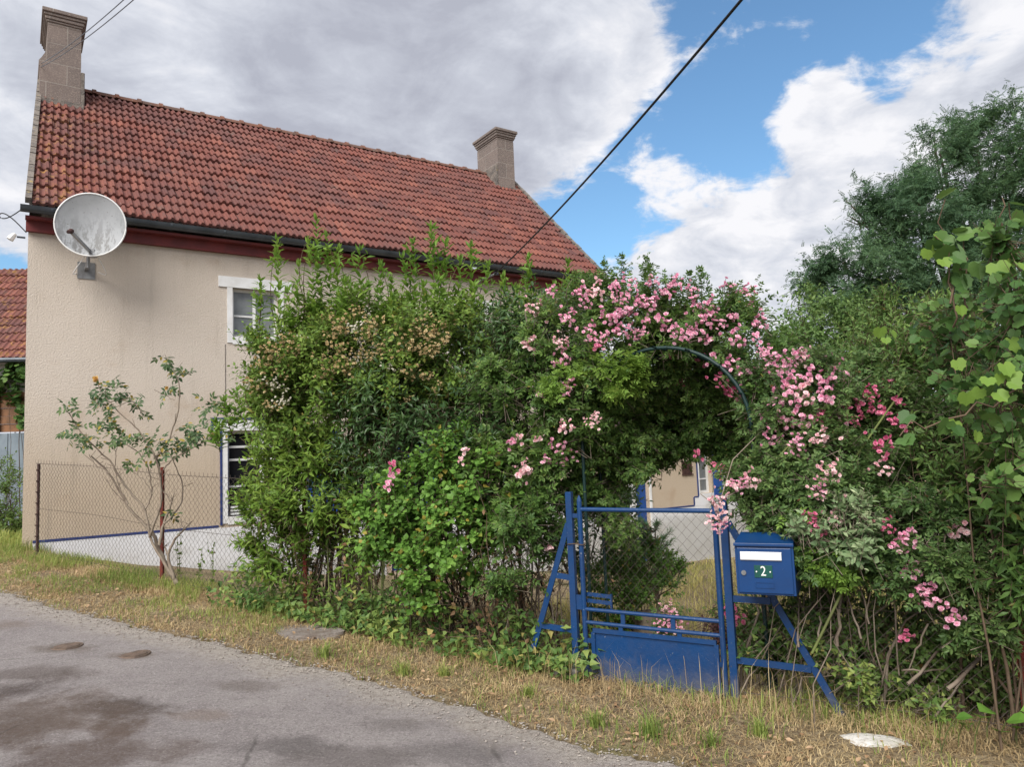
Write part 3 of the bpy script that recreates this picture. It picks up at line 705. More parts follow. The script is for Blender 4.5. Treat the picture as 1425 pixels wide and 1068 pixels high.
f = MB(); f.box((11.02, .1, -.85), (11.40, .14, 1.35)); f.build('door', M['blue_shutter'], wing, world=False)
f = MB(); f.box((11.41, -.02, -.85), (11.47, .02, 1.4)); f.box((10.8, -.02, -.85), (11.01, -.001, 1.4)); f.build('jamb', M['white'], wing, world=False)
f = MB()
for k in range(7): f.box((12.47 + k * .045, -.03, .96), (12.48 + k * .045, -.012, 1.25))
f.box((12.44, -.03, .93), (12.80, -.012, .955)); f.box((12.44, -.028, 1.10), (12.80, -.014, 1.115)); f.box((12.46, -.011, .955), (12.78, -.002, 1.25)); f.build('vent_grille', M['rustdark'], wing, world=False)
wsl = np.array([0, 2.45, 1.75]); wl2 = np.linalg.norm(wsl); wsd = wsl / wl2
wr = tile_roof(WX0 + .3, WX1, (0, -.2, WE), wsd, np.array([0, -wsd[2], wsd[1]]), wl2, seed=4)
wr.quads([(WX0, 4.7, WE), (WX1, 4.7, WE), (WX1, 2.25, WE + 1.75), (WX0, 2.25, WE + 1.75)], [(1, 0, 3, 2)]); wr.build('roof', M['tile'], wing, world=False)


def HL(px, py, y=0.):
    d = ray(px, py); q = CAM + d * (((np.array([O[0], O[1], 0]) + UY * y - CAM) @ UY) / (d @ UY)); return q


def hw(x, y, z): return np.array([O[0], O[1], 0]) + UX * x + UY * y + np.array([0, 0, z])


# satellite dish on the wall
wall_pt = hw(.70, 0, 4.44); dish_c = hw(.70, -.62, 4.92)
sdish = thing('satellite_dish', 'large white satellite dish speckled with dirt on the upper left of the facade', 'satellite dish', wall_pt)
ax_d = unit(np.array([.30, -.94, -.02])); sx_d = unit(np.cross(ax_d, (0, 0, 1.))); sy_d = np.cross(sx_d, ax_d)
DR = .435; rr = np.linspace(.0, 1, 12); aa = np.linspace(0, 2 * math.pi, 49)
dish = MB()
for thick, sgn in ((0, 1), (.012, -1)):
    X = np.zeros((12, 49, 3))
    for i, r_ in enumerate(rr):
        hgt = .095 * r_ ** 2 - .095 - thick
        X[i] = dish_c + ax_d * hgt + (sx_d[None] * np.cos(aa)[:, None] + sy_d[None] * np.sin(aa)[:, None]) * DR * r_
    dish.grid(X if sgn > 0 else X[:, ::-1])
rim = np.array([dish_c - ax_d * .004 + (sx_d * math.cos(q) + sy_d * math.sin(q)) * DR for q in aa])
ro = dish.build('reflector', M['dish'], sdish, smooth=True)
MB().tubes(rim, .011, 6).build('rim', M['white'], ro, smooth=True)
bot = dish_c - sy_d * DR * .86 - ax_d * .06; lnb = P(98, 322, 9.28)
arm = MB(); arm.bar(bot - ax_d * .03, lnb, .028, .04); arm.bar(wall_pt + np.array([0, 0, .0]), wall_pt - UY * .30, .05, .05); arm.tubes(np.array([wall_pt - UY * .30 + np.array([0, 0, -.05]), wall_pt - UY * .34 + np.array([0, 0, .3]), dish_c - ax_d * .13]), .024, 8)
arm.bar(bot - ax_d * .12, bot + ax_d * .04, .09, .09); arm.build('arm', M['steel'], sdish)
ln = MB(); lx_ = unit(dish_c - lnb); ln.tubes(np.array([lnb - lx_ * .07, lnb - lx_ * .02, lnb + lx_ * .02, lnb + lx_ * .05]), np.array([.022, .03, .034, .026]), 10, True); ln.build('receiver', M['rustdark'], sdish)
br_ = MB(); br_.box((-.11, -.012, -.14), (.11, -.001, .10)); R_ = br_.build('bracket', M['steel'], sdish, world=False); R_.rotation_euler = (0, 0, HA)
cb = MB(); q0 = bot + ax_d * .02
for o_ in (-.10, .12):
    ts = np.linspace(0, 1, 12)[:, None]; cpath = q0 + np.array([o_ * .4, 0, 0]) + ts * (wall_pt - UY * .06 + np.array([o_, 0, -.06]) - q0) + np.array([0, 0, -.14]) * np.sin(ts * math.pi) * 1.0 + UX * o_ * np.sin(ts * math.pi)
    cb.tubes(cpath, .006, 5)
cb.build('cable', M['white'], sdish, smooth=True)

# little lamp on the gable corner
lp = thing('wall_lamp', 'small white lamp on the top left corner of the house', 'lamp', hw(-.03, .2, 4.86))
b_ = hw(-.03, .2, 4.86); m = MB(); m.tubes(np.array([b_, b_ - UX * .10]), .014, 6, True); m.build('bracket', M['zinc'], lp)
m = MB(); c_ = b_ - UX * .12; m.tubes(np.array([c_ + (0, 0, .04), c_ - UX * .03 + (0, 0, .0), c_ - UX * .06 - np.array([0, 0, .05])]), np.array([.025, .04, .045]), 8, True); m.build('lamp_head', M['white'], lp)


def cable(name, label, a, b, sag, r, mat, cat='cable', group=None, K=40):
    ts = np.linspace(0, 1, K)[:, None]; p = a + ts * (b - a) - np.array([0, 0, 1.]) * sag * 4 * ts * (1 - ts)
    o = MB().tubes(p, r, 6).build(name, mat, smooth=True); return tag(o, label, cat, group)


ca_end = hw(7.35, -.22, 4.86)
cable('service_cable', 'thick black service cable slanting down from the sky to the eave', P(1058, -32, 5.2), HL(688, 382, -.25), .10, .013, M['cable'])
mst = thing('cable_bracket', 'grey slanting cable bracket under the eave gutter', 'bracket', HL(655, 397, -.02))
a_ = HL(655, 398, -.02); b2 = HL(690, 381, -.26); m = MB(); m.tubes(np.array([a_, (a_ + b2) / 2 + (0, 0, .01), b2]), .020, 7, True); m.build('bar', M['steel'], mst)
m = MB(); m.tubes(np.array([b2 - UX * .03, b2 + UX * .05]), np.array([.035, .03]), 8, True); m.build('insulator', M['zinc'], mst)
chl = hw(.17, 2.545, 8.58)
cable('overhead_wire', 'thin grey wire reaching the left chimney, upper of two', P(178, -6, 7.0), chl, .05, .0055, M['zinc'], 'wire', 'overhead wires at the left chimney')
cable('overhead_wire', 'thin grey wire reaching the left chimney, lower of two', P(192, -6, 7.0), chl - np.array([0, 0, .06]), .06, .0055, M['zinc'], 'wire', 'overhead wires at the left chimney')
lo1, lo2 = hw(-.02, .6, 5.45), hw(-.02, .25, 4.95)
ts = np.linspace(0, 1, 24)[:, None]; lp_ = lo1 + ts * (lo2 - lo1) - UX * .32 * np.sin(ts * math.pi) - np.array([0, 0, .12]) * np.sin(ts * math.pi * 2)
tag(MB().tubes(lp_, .008, 5).build('hanging_wire', M['cable'], smooth=True), 'black wire looping loosely off the left gable edge', 'wire')

# ------------------------------------------------------------------ leaf shapes (x across, y along, z up)


def tmpl(V, faces): return (np.array(V, float), np.array([i for f in faces for i in f]), np.array([len(f) for f in faces]))


def blade(w, droop=.12, fold=.06, mid=.42): return tmpl([(0, 0, 0), (-w * .8, .25, fold), (-w, mid, fold), (-w * .6, .72, fold * .5 - droop * .4), (0, 1, -droop), (w * .6, .72, fold * .5 - droop * .4), (w, mid, fold), (w * .8, .25, fold), (0, mid, 0)], [(0, 8, 2, 1), (8, 4, 3, 2), (0, 7, 6, 8), (8, 6, 5, 4)])


def small(w, droop=.1): return tmpl([(0, 0, 0), (-w, .45, .07), (0, 1, -droop), (w, .45, .07)], [(0, 3, 2, 1)])


def joint(ts):
    V, Ls, Ss, n = [], [], [], 0
    for (tv, tl, tz), pos, ang, sc, tilt in ts:
        c, s = math.cos(ang), math.sin(ang); q = tv * sc; X = np.stack([q[:, 0] * c - q[:, 1] * s, q[:, 0] * s + q[:, 1] * c, q[:, 2] + q[:, 1] * tilt], -1) + np.array(pos)
        V.append(X); Ls.append(tl + n); Ss.append(tz); n += len(X)
    return (np.vstack(V), np.concatenate(Ls), np.concatenate(Ss))


T_LANCE = blade(.15, .16, .05, .45); T_OVAL = blade(.27, .12, .06, .45); T_ROUND = blade(.44, .10, .08, .5)
T_HALF = tmpl([(0, 0, 0), (-.25, .3, .05), (-.2, .7, .02), (0, 1, -.1), (.2, .7, .02), (.25, .3, .05)], [(0, 3, 2, 1), (0, 5, 4, 3)])
T_ROSE = joint([(T_HALF, (0, .62, -.03), 0, .44, -.1)] + [(T_HALF, (0, y_, 0), sgn * 1.05, .36 + .06 * (y_ > .3), -.08) for y_ in (.22, .55) for sgn in (-1, 1)] + [(tmpl([(-.008, 0, 0), (.008, 0, 0), (.006, .64, -.02), (-.006, .64, -.02)], [(0, 1, 2, 3)]), (0, 0, 0), 0, 1, 0)])
T_FROND = joint([(small(.20), (0, .88, -.06), 0, .26, -.1)] + [(small(.20), (0, .12 + .15 * k, -.01 * k * k), sgn * 1.0, .30 - .015 * k, -.12) for k in range(5) for sgn in (-1, 1)])
vv = [(0, .12), (-.20, -.04), (-.46, .08), (-.50, .26), (-.58, .46), (-.45, .58), (-.40, .80), (-.20, .82), (0, 1.02), (.20, .82), (.40, .80), (.45, .58), (.58, .46), (.50, .26), (.46, .08), (.20, -.04)]
T_VINE = tmpl([(0, .4, -.03)] + [(x_, y_, .07 * abs(x_) * 2 - .10 * max(0, y_ - .4)) for x_, y_ in vv], [(0, i + 1, (i + 1) % 16 + 1)[::-1] for i in range(16)])
T_IVY = tmpl([(0, 0, 0), (-.38, .15, .04), (-.22, .45, .02), (0, 1, -.1), (.22, .45, .02), (.38, .15, .04)], [(0, 3, 2, 1), (0, 5, 4, 3)])


def mklobes(L): return [(P(px, py, Y), np.array([rx * Y / F, rd, rz_ * Y / F])) for px, py, Y, rx, rz_, rd in L]


def sample(lobes, n, depth=.16, front=True, inner=.12, clump=True):
    """twig places: most gather in clumps on the crown's surface, with gaps between the clumps"""
    if not clump: return sample0(lobes, n, depth, front, inner)
    n0 = int(n * .30); nc = max(6, int(n / 24)); p0, o0 = sample0(lobes, n0, depth, front, inner); c, oc = sample0(lobes, nc, depth * .7, front, .04)
    sg = np.array([min(l[1].mean() for l in lobes) * .34, .30]).min(); sg = max(sg, .05)
    if np.mean([l[1].mean() for l in lobes]) > .9: sg = np.mean([l[1].mean() for l in lobes]) * .27
    k = rng.integers(0, len(c), n - n0); s_ = sg * rng.uniform(.55, 1.25, len(c))[k][:, None]; g = rng.normal(0, 1, (n - n0, 3)) * (.75, .75, .55); p1 = c[k] + oc[k] * s_ * .55 + g * s_ * .75
    o1 = unit(oc[k] * .7 + g * .5 + (0, 0, .15)); keep = p1[:, 2] > H(p1[:, 0], p1[:, 1]) + .04; return np.vstack([p0, p1[keep]]), np.vstack([o0, o1[keep]])


def sample0(lobes, n, depth, front, inner):
    area = np.array([(r[0] * r[1] + r[1] * r[2] + r[0] * r[2]) for _, r in lobes]); idx = rng.choice(len(lobes), n * 3, p=area / area.sum())
    c = np.array([l[0] for l in lobes])[idx]; r = np.array([l[1] for l in lobes])[idx]
    d = unit(rng.normal(size=(n * 3, 3)))
    if front: d[:, 1] = np.where((d[:, 1] > .25) & (rng.random(n * 3) < .6), -d[:, 1], d[:, 1])
    lump = 1 + .20 * np.sin(d[:, 0] * 7 + c[:, 0] * 5) * np.sin(d[:, 2] * 8 + c[:, 2] * 7) + .11 * np.sin(d[:, 0] * 17 + d[:, 2] * 13 + c[:, 0] * 3)
    k = np.where(rng.random(n * 3) < inner, rng.uniform(.35, .9, n * 3), 1 - np.abs(rng.normal(0, depth, n * 3)) + .05)
    p = c + d * r * (k * lump)[:, None]; keep = np.ones(n * 3, bool)
    for cc, r2 in lobes:
        q = np.linalg.norm((p - cc) / r2, axis=1); keep &= q > .55 * (.2 + .8 * (rng.random(n * 3) > inner))
    keep &= p[:, 2] > H(p[:, 0], p[:, 1]) + .04
    i = np.nonzero(keep)[0][:n]; return p[i], unit(d[i] / r[i] * r[i].mean(axis=1, keepdims=True))


def twig_leaves(m, T, tips, out, k, size, length, up=.45, spread=.9, tw=None, twr=.0025, upl=.7, nr=.35):
    n = len(tips)
    if n == 0: return
    ax_ = unit(out * .7 + np.array([0, 0, up]) + rng.normal(0, .42, (n, 3))); L = length * rng.uniform(.6, 1.3, n)
    tt = (np.arange(k) + .5) / k; base = tips - ax_ * L[:, None] * .5
    pos = base[:, None] + ax_[:, None] * (L[:, None] * tt[None])[..., None]
    e1 = unit(np.cross(ax_, rng.normal(size=(n, 3)))); e2 = np.cross(ax_, e1)
    ph = rng.uniform(0, 6.3, n)[:, None] + np.arange(k)[None] * 2.4 + rng.normal(0, .3, (n, k))
    rad = np.cos(ph)[..., None] * e1[:, None] + np.sin(ph)[..., None] * e2[:, None]
    D = unit(ax_[:, None] * (.35 + .6 * tt[None, :, None]) + rad * spread + np.array([0, 0, -.12]) + rng.normal(0, .15, (n, k, 3)))
    N_ = unit(np.array([0, 0, upl]) + out[:, None] * .5 + ax_[:, None] * .3 + rng.normal(0, nr, (n, k, 3)))
    S = size * rng.uniform(.62, 1.18, (n, k)) * (1.05 - .35 * tt[None])
    m.leaves(T, pos.reshape(-1, 3), D.reshape(-1, 3), N_.reshape(-1, 3), S.ravel())
    if tw is not None: tw.tubes(np.stack([base - ax_ * L[:, None] * .3, base + ax_ * L[:, None] * .3, base + ax_ * L[:, None]], 1), np.array([twr, twr * .8, twr * .4]), 3)


def stems(m, base, lobes, n, r0, wig=.12, jitter=.25, reach=.85, K=7, n_s=5):
    """bent stems from round the base up into the crown"""
    ps, rs_ = [], []
    if n < 1: return
    for i in range(n):
        c, r = lobes[rng.integers(len(lobes))]; d = unit(rng.normal(size=3)); d[2] = abs(d[2]) * .6
        e_ = c + d * r * rng.uniform(.3, reach); b = base[i % len(base)] + np.array([rng.normal(0, jitter), rng.normal(0, jitter * .6), 0]); b[2] = H(b[0], b[1]) - .04
        ts = np.linspace(0, 1, K)[:, None]; mid = b + (e_ - b) * np.array([.35, .35, .7])
        p = (1 - ts) ** 2 * b + 2 * ts * (1 - ts) * mid + ts ** 2 * e_; p[1:-1] += rng.normal(0, wig * .3, (K - 2, 3)); ps.append(p); rs_.append(np.linspace(1, .25, K) * r0 * rng.uniform(.5, 1.2))
    m.tubes(np.array(ps), np.array(rs_), n_s)


def hit(px, py, lobes, Yd):
    d = ray(px, py); best = None
    for c, r in lobes:
        o = (CAM - c) / r; dd = d / r; A = dd @ dd; B = 2 * o @ dd; C_ = o @ o - 1; q = B * B - 4 * A * C_
        if q > 0:
            s = (-B - math.sqrt(q)) / (2 * A)
            if s > 0 and (best is None or s < best): best = s
    return P(px, py, Yd) if best is None else CAM + d * best


def shoots(m, T, tw, tips, lobes, Yd, size, hpx=85, k=11, r=.006, lean=.0):
    """upright shoots standing out of the crown with pairs of leaves"""
    for tip in tips:
        px, py = tip[0], tip[1]; ln_ = tip[2] if len(tip) > 2 else hpx; b = hit(px + rng.normal(0, 8), py + ln_, lobes, Yd); Y = b[1]; b = b + np.array([0, .12, 0]); e_ = P(px, py, Y - .02)
        K = 8; ts = np.linspace(0, 1, K)[:, None]; p = b + ts * (e_ - b) + np.array([rng.normal(0, .06), rng.normal(0, .06), 0]) * np.sin(ts * math.pi)
        tw.tubes(p, np.linspace(r, r * .3, K), 5); kk = int(k * np.linalg.norm(e_ - b) / .55) + 5
        tt = np.linspace(.08, 1, kk); pos = b + tt[:, None] * (e_ - b); axv = unit(e_ - b)
        for sgn in (0, math.pi):
            ph = np.arange(kk) * 1.57 + sgn + rng.normal(0, .3, kk); rad = np.stack([np.cos(ph), np.sin(ph), np.zeros(kk)], -1)
            up_ = (.45 + .7 * tt ** 2)[:, None]; D = rad + axv * up_ + rng.normal(0, .12, (kk, 3)); m.leaves(T, pos, D, np.cross(np.cross(D, axv), D) * 1. + rng.normal(0, .2, (kk, 3)), size * rng.uniform(.75, 1.15, kk) * (1.05 - .55 * tt ** 3))
        ns = 7; tq = rng.uniform(.25, .95, ns); pq = b + tq[:, None] * (e_ - b) + rng.normal(0, .035, (ns, 3)); twig_leaves(m, T, pq, unit(rng.normal(0, 1, (ns, 3)) + (0, -.3, .2)), 6, size * .72, .16, up=.6)
        n4 = 5; m.leaves(T, np.repeat(e_[None], n4, 0), axv + rng.normal(0, .35, (n4, 3)), rng.normal(0, 1, (n4, 3)), size * .6)


def shrub(name, label, cat, base, lobes, T, mat, ntw, k, size, tl, bark='bark', nst=14, r0=.012, up=.45, tips=(), Yd=7., group=None, tipmat=None, extra=None, depth=.16, hpx=85, inner=.12, spread=.9, tipsize=None, shoot_r=.006, jitter=.25, part='foliage'):
    base = [np.array(b, float) for b in base]; root = thing(name, label, cat, base[0], group=group)
    lv_, tw = MB(), MB(); p, o_ = sample(lobes, ntw, depth, inner=inner); twig_leaves(lv_, T, p, o_, k, size, tl, up=up, tw=tw, spread=spread)
    stems(tw, base, lobes, nst, r0, jitter=jitter)
    if len(tips):
        if tipmat: tm = MB()
        else: tm = lv_
        shoots(tm, T, tw, tips, lobes, Yd, tipsize or size, hpx=hpx, r=shoot_r)
        if tipmat: tm.build('young_shoot', tipmat, root)
    lv_.build(part, mat, root); tw.build('branches', M[bark], root, smooth=True); return root, lobes


# ------------------------------------------------------------------ rose blossoms


def blossom_cluster(nb, R, br_, seed, elong=1., face=.45):
    r = np.random.default_rng(seed); m = MB(); PT = tmpl([(0, 0, 0), (-.42, .45, .10), (-.34, .9, .22), (0, 1.0, .20), (.34, .9, .22), (.42, .45, .10)], [(0, 3, 2, 1), (0, 5, 4, 3)])
    cs = []
    for i in range(nb):
        d = unit(r.normal(size=3)); d[1] = -abs(d[1]) * .9; c = r.normal(0, .44, 3) * R * np.array([1.15, .8, elong]); ax_ = unit(d + np.array([0, -.5, face * .5]) + r.normal(0, .35, 3)); e1 = unit(np.cross(ax_, r.normal(size=3))); e2 = np.cross(ax_, e1)
        cs.append(c)
        for ring, (np_, sc, cup) in enumerate(((6, 1., .25), (5, .72, .8), (4, .45, 1.6))):
            ph = np.arange(np_) * 2 * math.pi / np_ + ring * .5 + r.uniform(0, 1); D = np.cos(ph)[:, None] * e1 + np.sin(ph)[:, None] * e2 + ax_ * cup * r.uniform(.7, 1.2)
            m.leaves(PT, np.repeat((c + ax_ * ring * .002)[None], np_, 0), D, np.repeat(ax_[None], np_, 0) + r.normal(0, .15, (np_, 3)), br_ * sc * r.uniform(.85, 1.15, np_))
    cs = np.array(cs); hub = np.array([0, .05, -.01]); m.tubes(np.stack([np.repeat(hub[None], nb, 0), hub * .5 + cs * .5 + (0, .012, -.006), cs], 1), .0016, 3); m.nstem = nb * 6
    return m


def cluster_mesh(name, nb, R, br_, seed, mat, elong=1.):
    m = blossom_cluster(nb, R, br_, seed, elong); o = m.build(name, mat); me = o.data; bpy.data.objects.remove(o)
    me.materials.append(M['greencane']); mi = np.zeros(len(me.polygons), np.int32); mi[-m.nstem:] = 1; me.polygons.foreach_set('material_index', mi); return me


CL = {}
for mk in ('pink', 'deep_pink', 'pale_pink'):
    CL[mk] = [cluster_mesh('flower_cluster', 15, .060, .0150, 31 + i, M[mk]) for i in range(3)]; CL[mk + '_s'] = [cluster_mesh('flower_cluster', 8, .036, .0150, 61 + i, M[mk]) for i in range(3)]; CL[mk + '_b'] = [cluster_mesh('flower_cluster', 28, .095, .0155, 91 + i, M[mk], 1.2) for i in range(3)]
for mk in ('cream', 'white_petal'): CL[mk] = [cluster_mesh('flower_cluster', 22, .075, .0095, 131 + i, M[mk], .7) for i in range(3)]



def put_clusters(root, lobes, pts, Yd, scale=1., push=.12):
    scale *= 1.15
    for q in pts:
        px, py, kind = q[:3]; sc = q[3] if len(q) > 3 else 1.; me = CL[kind][rng.integers(3)]; h = hit(px, py, lobes, Yd); d = unit(ray(px, py)); h = h - d * push
        o = bpy.data.objects.new('flower_cluster', me); COL.objects.link(o); o.parent = root; o.location = Vector(h) - Vector(LOCS[root.name])
        o.rotation_euler = (rng.uniform(-.4, .4), rng.uniform(-.6, .6), rng.uniform(-.6, .6)); o.scale = (sc * scale * rng.uniform(.85, 1.2),) * 2 + (sc * scale * rng.uniform(.75, 1.05),)


def Z5(l): return [(700 + x_ / 3.338, 380 + y_ / 3.338, *r) for x_, y_, *r in l]
def Z7(l): return [(1060 + x_ / 4.108, 380 + y_ / 4.108, *r) for x_, y_, *r in l]
def Z7b(l): return [(1050 + x_ / 2.496, 640 + y_ / 2.496, *r) for x_, y_, *r in l]
def Z4(l): return [(280 + x_ / 3.141, 360 + y_ / 3.141, *r) for x_, y_, *r in l]


def s_at(px, n=0.):
    a, b = -4., 14.
    for _ in range(40):
        m = (a + b) / 2; q = SN(m, n) - CAM; u = CX + F * (q @ CR) / (q @ FW)
        if u < px: b = m
        else: a = m
    return a


def base_at(px, n): return SN(s_at(px, n), n)


# ------------------------------------------------------------------ fences, gate, letterbox
T3 = np.array([US[0], US[1], 0]); N3 = np.array([UN[0], UN[1], 0])


def netting(m, s0, s1, h0, h1, w=.036, r=.0016, n=0., zlo=0., absz=None):
    """chain link: zigzag wires between two heights over the ground (or absolute heights)"""
    nw = int(abs(s1 - s0) / w); w = (s1 - s0) / nw; k = int((h1 - h0) / abs(w)); kk = np.arange(k + 1); hs = h0 + (h1 - h0) * kk / k
    S_ = s0 + (np.arange(nw)[:, None] + np.where((kk[None] + np.arange(nw)[:, None]) % 2 == 0, .02, .98)) * w
    x_, y_ = xy(S_, n + .004 * ((kk[None] % 2) * 2 - 1)); z_ = (H(*xy(S_, n)) + hs[None]) if absz is None else np.broadcast_to(hs[None], x_.shape)
    m.tubes(np.stack([x_, y_, z_], -1), r, 3)
    if absz is None:   # knuckled ends standing over the top wire
        e_ = np.stack([np.stack([x_[:, -1], y_[:, -1], z_[:, -1]], -1), np.stack([x_[:, -1], y_[:, -1], z_[:, -1] + .03], -1)], 1); m.tubes(e_, r, 3)


def linewire(m, s0, s1, h, sag=.012, r=.0022, n=0.):
    K = max(8, int(abs(s1 - s0) * 5)); s = np.linspace(s0, s1, K); p = SN(s, n); p[:, 2] += h + sag * np.sin(s * 2.2); m.tubes(p, r, 4)


sc_ = s_at(47); sp_ = s_at(220)
fen = thing('chain_link_fence', 'rusty chain link fence running from the house corner into the hedge', 'fence', SN(sp_, 0))
m = MB(); netting(m, .10, sc_, .03, 1.20); m.build('netting', M['wire'], fen)
m = MB()
for h_ in (.06, .62, 1.19): linewire(m, .10, sc_, h_, n=.006)
m.build('tension_wire', M['wire'], fen)
for s_, mt, wd, ht in ((sc_, 'rustdark', .036, 1.17), (sp_, 'rust', .048, 1.25), (s_at(420), 'rust', .045, 1.25), (s_at(600), 'rust', .045, 1.25)):
    q = SN(s_, .02); m = MB()
    m.prism([(0, 0), (wd, 0), (wd, .006), (.006, .006), (.006, wd), (0, wd)], q - (0, 0, .2), -T3, N3, (0, 0, 1), ht + .2)
    if mt == 'rustdark':
        for k in range(7): m.tubes(np.array([q + (0, -.02, .25 + k * .14), q + (.0, .03, .25 + k * .14)]) - T3 * .02, .012, 6, True)
    m.build('post', M[mt], fen)
fen2 = thing('chain_link_fence', 'chain link fence almost swallowed by shrubs right of the letterbox', 'fence', SN(-2.4, 0))
m = MB(); netting(m, -1.08, -4.2, .02, 1.2, w=.038); m.build('netting', M['wire'], fen2)
m = MB()
for h_ in (.05, .6, 1.19): linewire(m, -1.08, -4.2, h_, n=.006)
m.build('tension_wire', M['wire'], fen2)
for s_ in (-2.55,):
    m = MB(); m.prism([(0, 0), (.045, 0), (.045, .006), (.006, .006), (.006, .045), (0, .045)], SN(s_, .02) - (0, 0, .2), -T3, N3, (0, 0, 1), 1.4); m.build('post', M['rust'], fen2)

GN = -.03


def gp(s, z, n=GN): x_, y_ = xy(s, n); return np.array([x_, y_, z])


def flat(m, a, b, w=.04, th=.008): return m.bar(a, b, th, w, up=np.cross(unit(np.asarray(b, float) - np.asarray(a, float)), N3))


SL0, SR0 = .075, -1.045
pl_ = thing('gate_post', 'blue braced steel post on the left of the garden gate', 'gate post', gp(SL0, 0))
m = MB(); m.prism([(-.024, -.02), (.024, -.02), (.024, .02), (-.024, .02)], gp(SL0, -.1), -T3, N3, (0, 0, 1), 1.40); m.build('upright', M['blue_metal'], pl_, bevel=.004)
ft = gp(.43, .16); m = MB(); m.bar(gp(SL0 + .02, 1.07), ft, .012, .042, up=T3); m.bar(gp(SL0 + .02, 1.07) + N3 * .02, ft + N3 * .02, .036, .006, up=T3); m.build('brace', M['blue_metal'], pl_)
for z_, s_ in ((.70, .225), (.33, .355)):
    m = MB(); m.bar(gp(SL0 + .024, z_ - .012), gp(s_, z_), .010, .040); m.build('crossbar', M['blue_metal'], pl_)
for z_, t_ in ((1.13, .03), (.52, .10)): MB().bar(gp(SL0 - .02, z_), gp(.0, z_), .02, t_).build('hinge_lug', M['blue_metal'], pl_)
pr_ = thing('gate_post', 'blue braced steel post on the right of the garden gate, carrying the letterbox', 'gate post', gp(SR0, 0))
m = MB(); m.prism([(-.024, -.02), (.024, -.02), (.024, .02), (-.024, .02)], gp(SR0, -.1), -T3, N3, (0, 0, 1), 1.36); m.build('upright', M['blue_metal'], pr_, bevel=.004)
m = MB(); m.bar(gp(SR0 - .02, 1.10, GN + .01), gp(-1.68, -.05, GN + .01), .012, .042, up=T3); m.bar(gp(SR0 - .02, 1.10, GN + .03), gp(-1.68, -.05, GN + .03), .036, .006, up=T3); m.build('brace', M['blue_metal'], pr_)
m = MB(); m.bar(gp(SR0 - .024, .24), gp(-1.51, .235), .010, .040); m.build('crossbar', M['blue_metal'], pr_)
m = MB(); m.bar(gp(SR0 - .024, .62), gp(-1.30, .62), .010, .040); m.build('crossbar', M['blue_metal'], pr_)
for q, lab in ((gp(SL0 + .02, -.04, -.06), 'grey concrete footing block at the left gate post'),):
    m = MB(); m.box((-.12, -.09, -.1), (.07, .08, .13)); o = m.build('footing_block', M['concrete'], None, bevel=.02); o.location = tuple(q); o.rotation_euler = (0, .08, math.atan2(-T3[1], -T3[0])); tag(o, lab, 'block')

gate = thing('garden_gate', 'blue garden gate with wire mesh above a solid lower panel', 'gate', gp(-.5, 0))
g0, g1 = -.005, -.985
m = MB()
for s_, zt in ((g0, 1.23), (g1, 1.20)): m.tubes(np.array([gp(s_, .0), gp(s_, .6), gp(s_, zt)]), .0185, 10, True); m.tubes(np.array([gp(s_, zt), gp(s_, zt + .02), gp(s_, zt + .045)]), np.array([.019, .015, .003]), 8)
for z_, r_ in ((1.175, .0155), (.475, .0135), (.385, .0135)): m.tubes(np.array([gp(g0, z_), gp(-.5, z_ - .003), gp(g1, z_ - .004)]), r_, 8)
m.build('gate_frame', M['blue_metal'], gate, smooth=False)
for s_, a, b in ((-.30, .385, .475), (-.66, .385, .475), (-.28, .33, .385), (-.70, .33, .385)): MB().bar(gp(s_, a), gp(s_, b), .03, .012, up=N3).build('connector', M['blue_metal'], gate)
for z_ in (.26, .05): MB().bar(gp(g0, z_), gp(-.075, z_), .012, .03).build('connector', M['blue_metal'], gate)
for z_ in (.20, .03): MB().bar(gp(-.945, z_), gp(g1, z_), .012, .03).build('connector', M['blue_metal'], gate)
m = MB(); pz0, pz1, ps0, ps1 = -.005, .335, -.07, -.945
m.bar(gp((ps0 + ps1) / 2, pz0), gp((ps0 + ps1) / 2, pz1), abs(ps1 - ps0) - .02, .006, up=N3)
pan = m.build('lower_panel', M['blue_metal'], gate)
m = MB()
for a, b in (((ps0, pz1), (ps1, pz1)), ((ps0, pz0), (ps1, pz0))): m.bar(gp(a[0], a[1], GN - .006), gp(b[0], b[1], GN - .006), .02, .028)
for s_ in (ps0, ps1): m.bar(gp(s_, pz0 + .014, GN - .006), gp(s_, pz1 - .014, GN - .006), .028, .02, up=N3)
m.build('panel_edge', M['blue_metal'], pan)
m = MB()
for z_ in (.575, .53): m.bar(gp(g0 - .01, z_, GN + .03), gp(-.21, z_ - .008, GN + .03), .012, .026)
m.bar(gp(-.205, .455, GN + .03), gp(-.205, .585, GN + .03), .012, .02, up=N3)
m.build('latch_bar', M['blue_metal'], gate)
m = MB(); netting(m, g0 - .02, g1 + .02, .48, 1.17, w=.034, r=.0013, n=GN, absz=True); m.build('netting', M['wire'], gate)
m = MB(); th = np.linspace(0, 2 * math.pi, 20); cq = gp(.035, .93); m.tubes(np.array([cq + T3 * .07 * math.cos(q) + N3 * .035 * math.sin(q) + np.array([0, 0, .004 * math.sin(q * 3)]) for q in th]), .0035, 4)
tag(m.build('wire_tie', M['deadwood']), 'twisted wire tie holding the gate to its left post', 'wire')

# letterbox
fl, fr_ = P(1023.5, 761, 4.42), None
bx_ = np.array([math.cos(math.radians(-26)), math.sin(math.radians(-26)), 0]); bw, bh, bd = .325, .29, .30
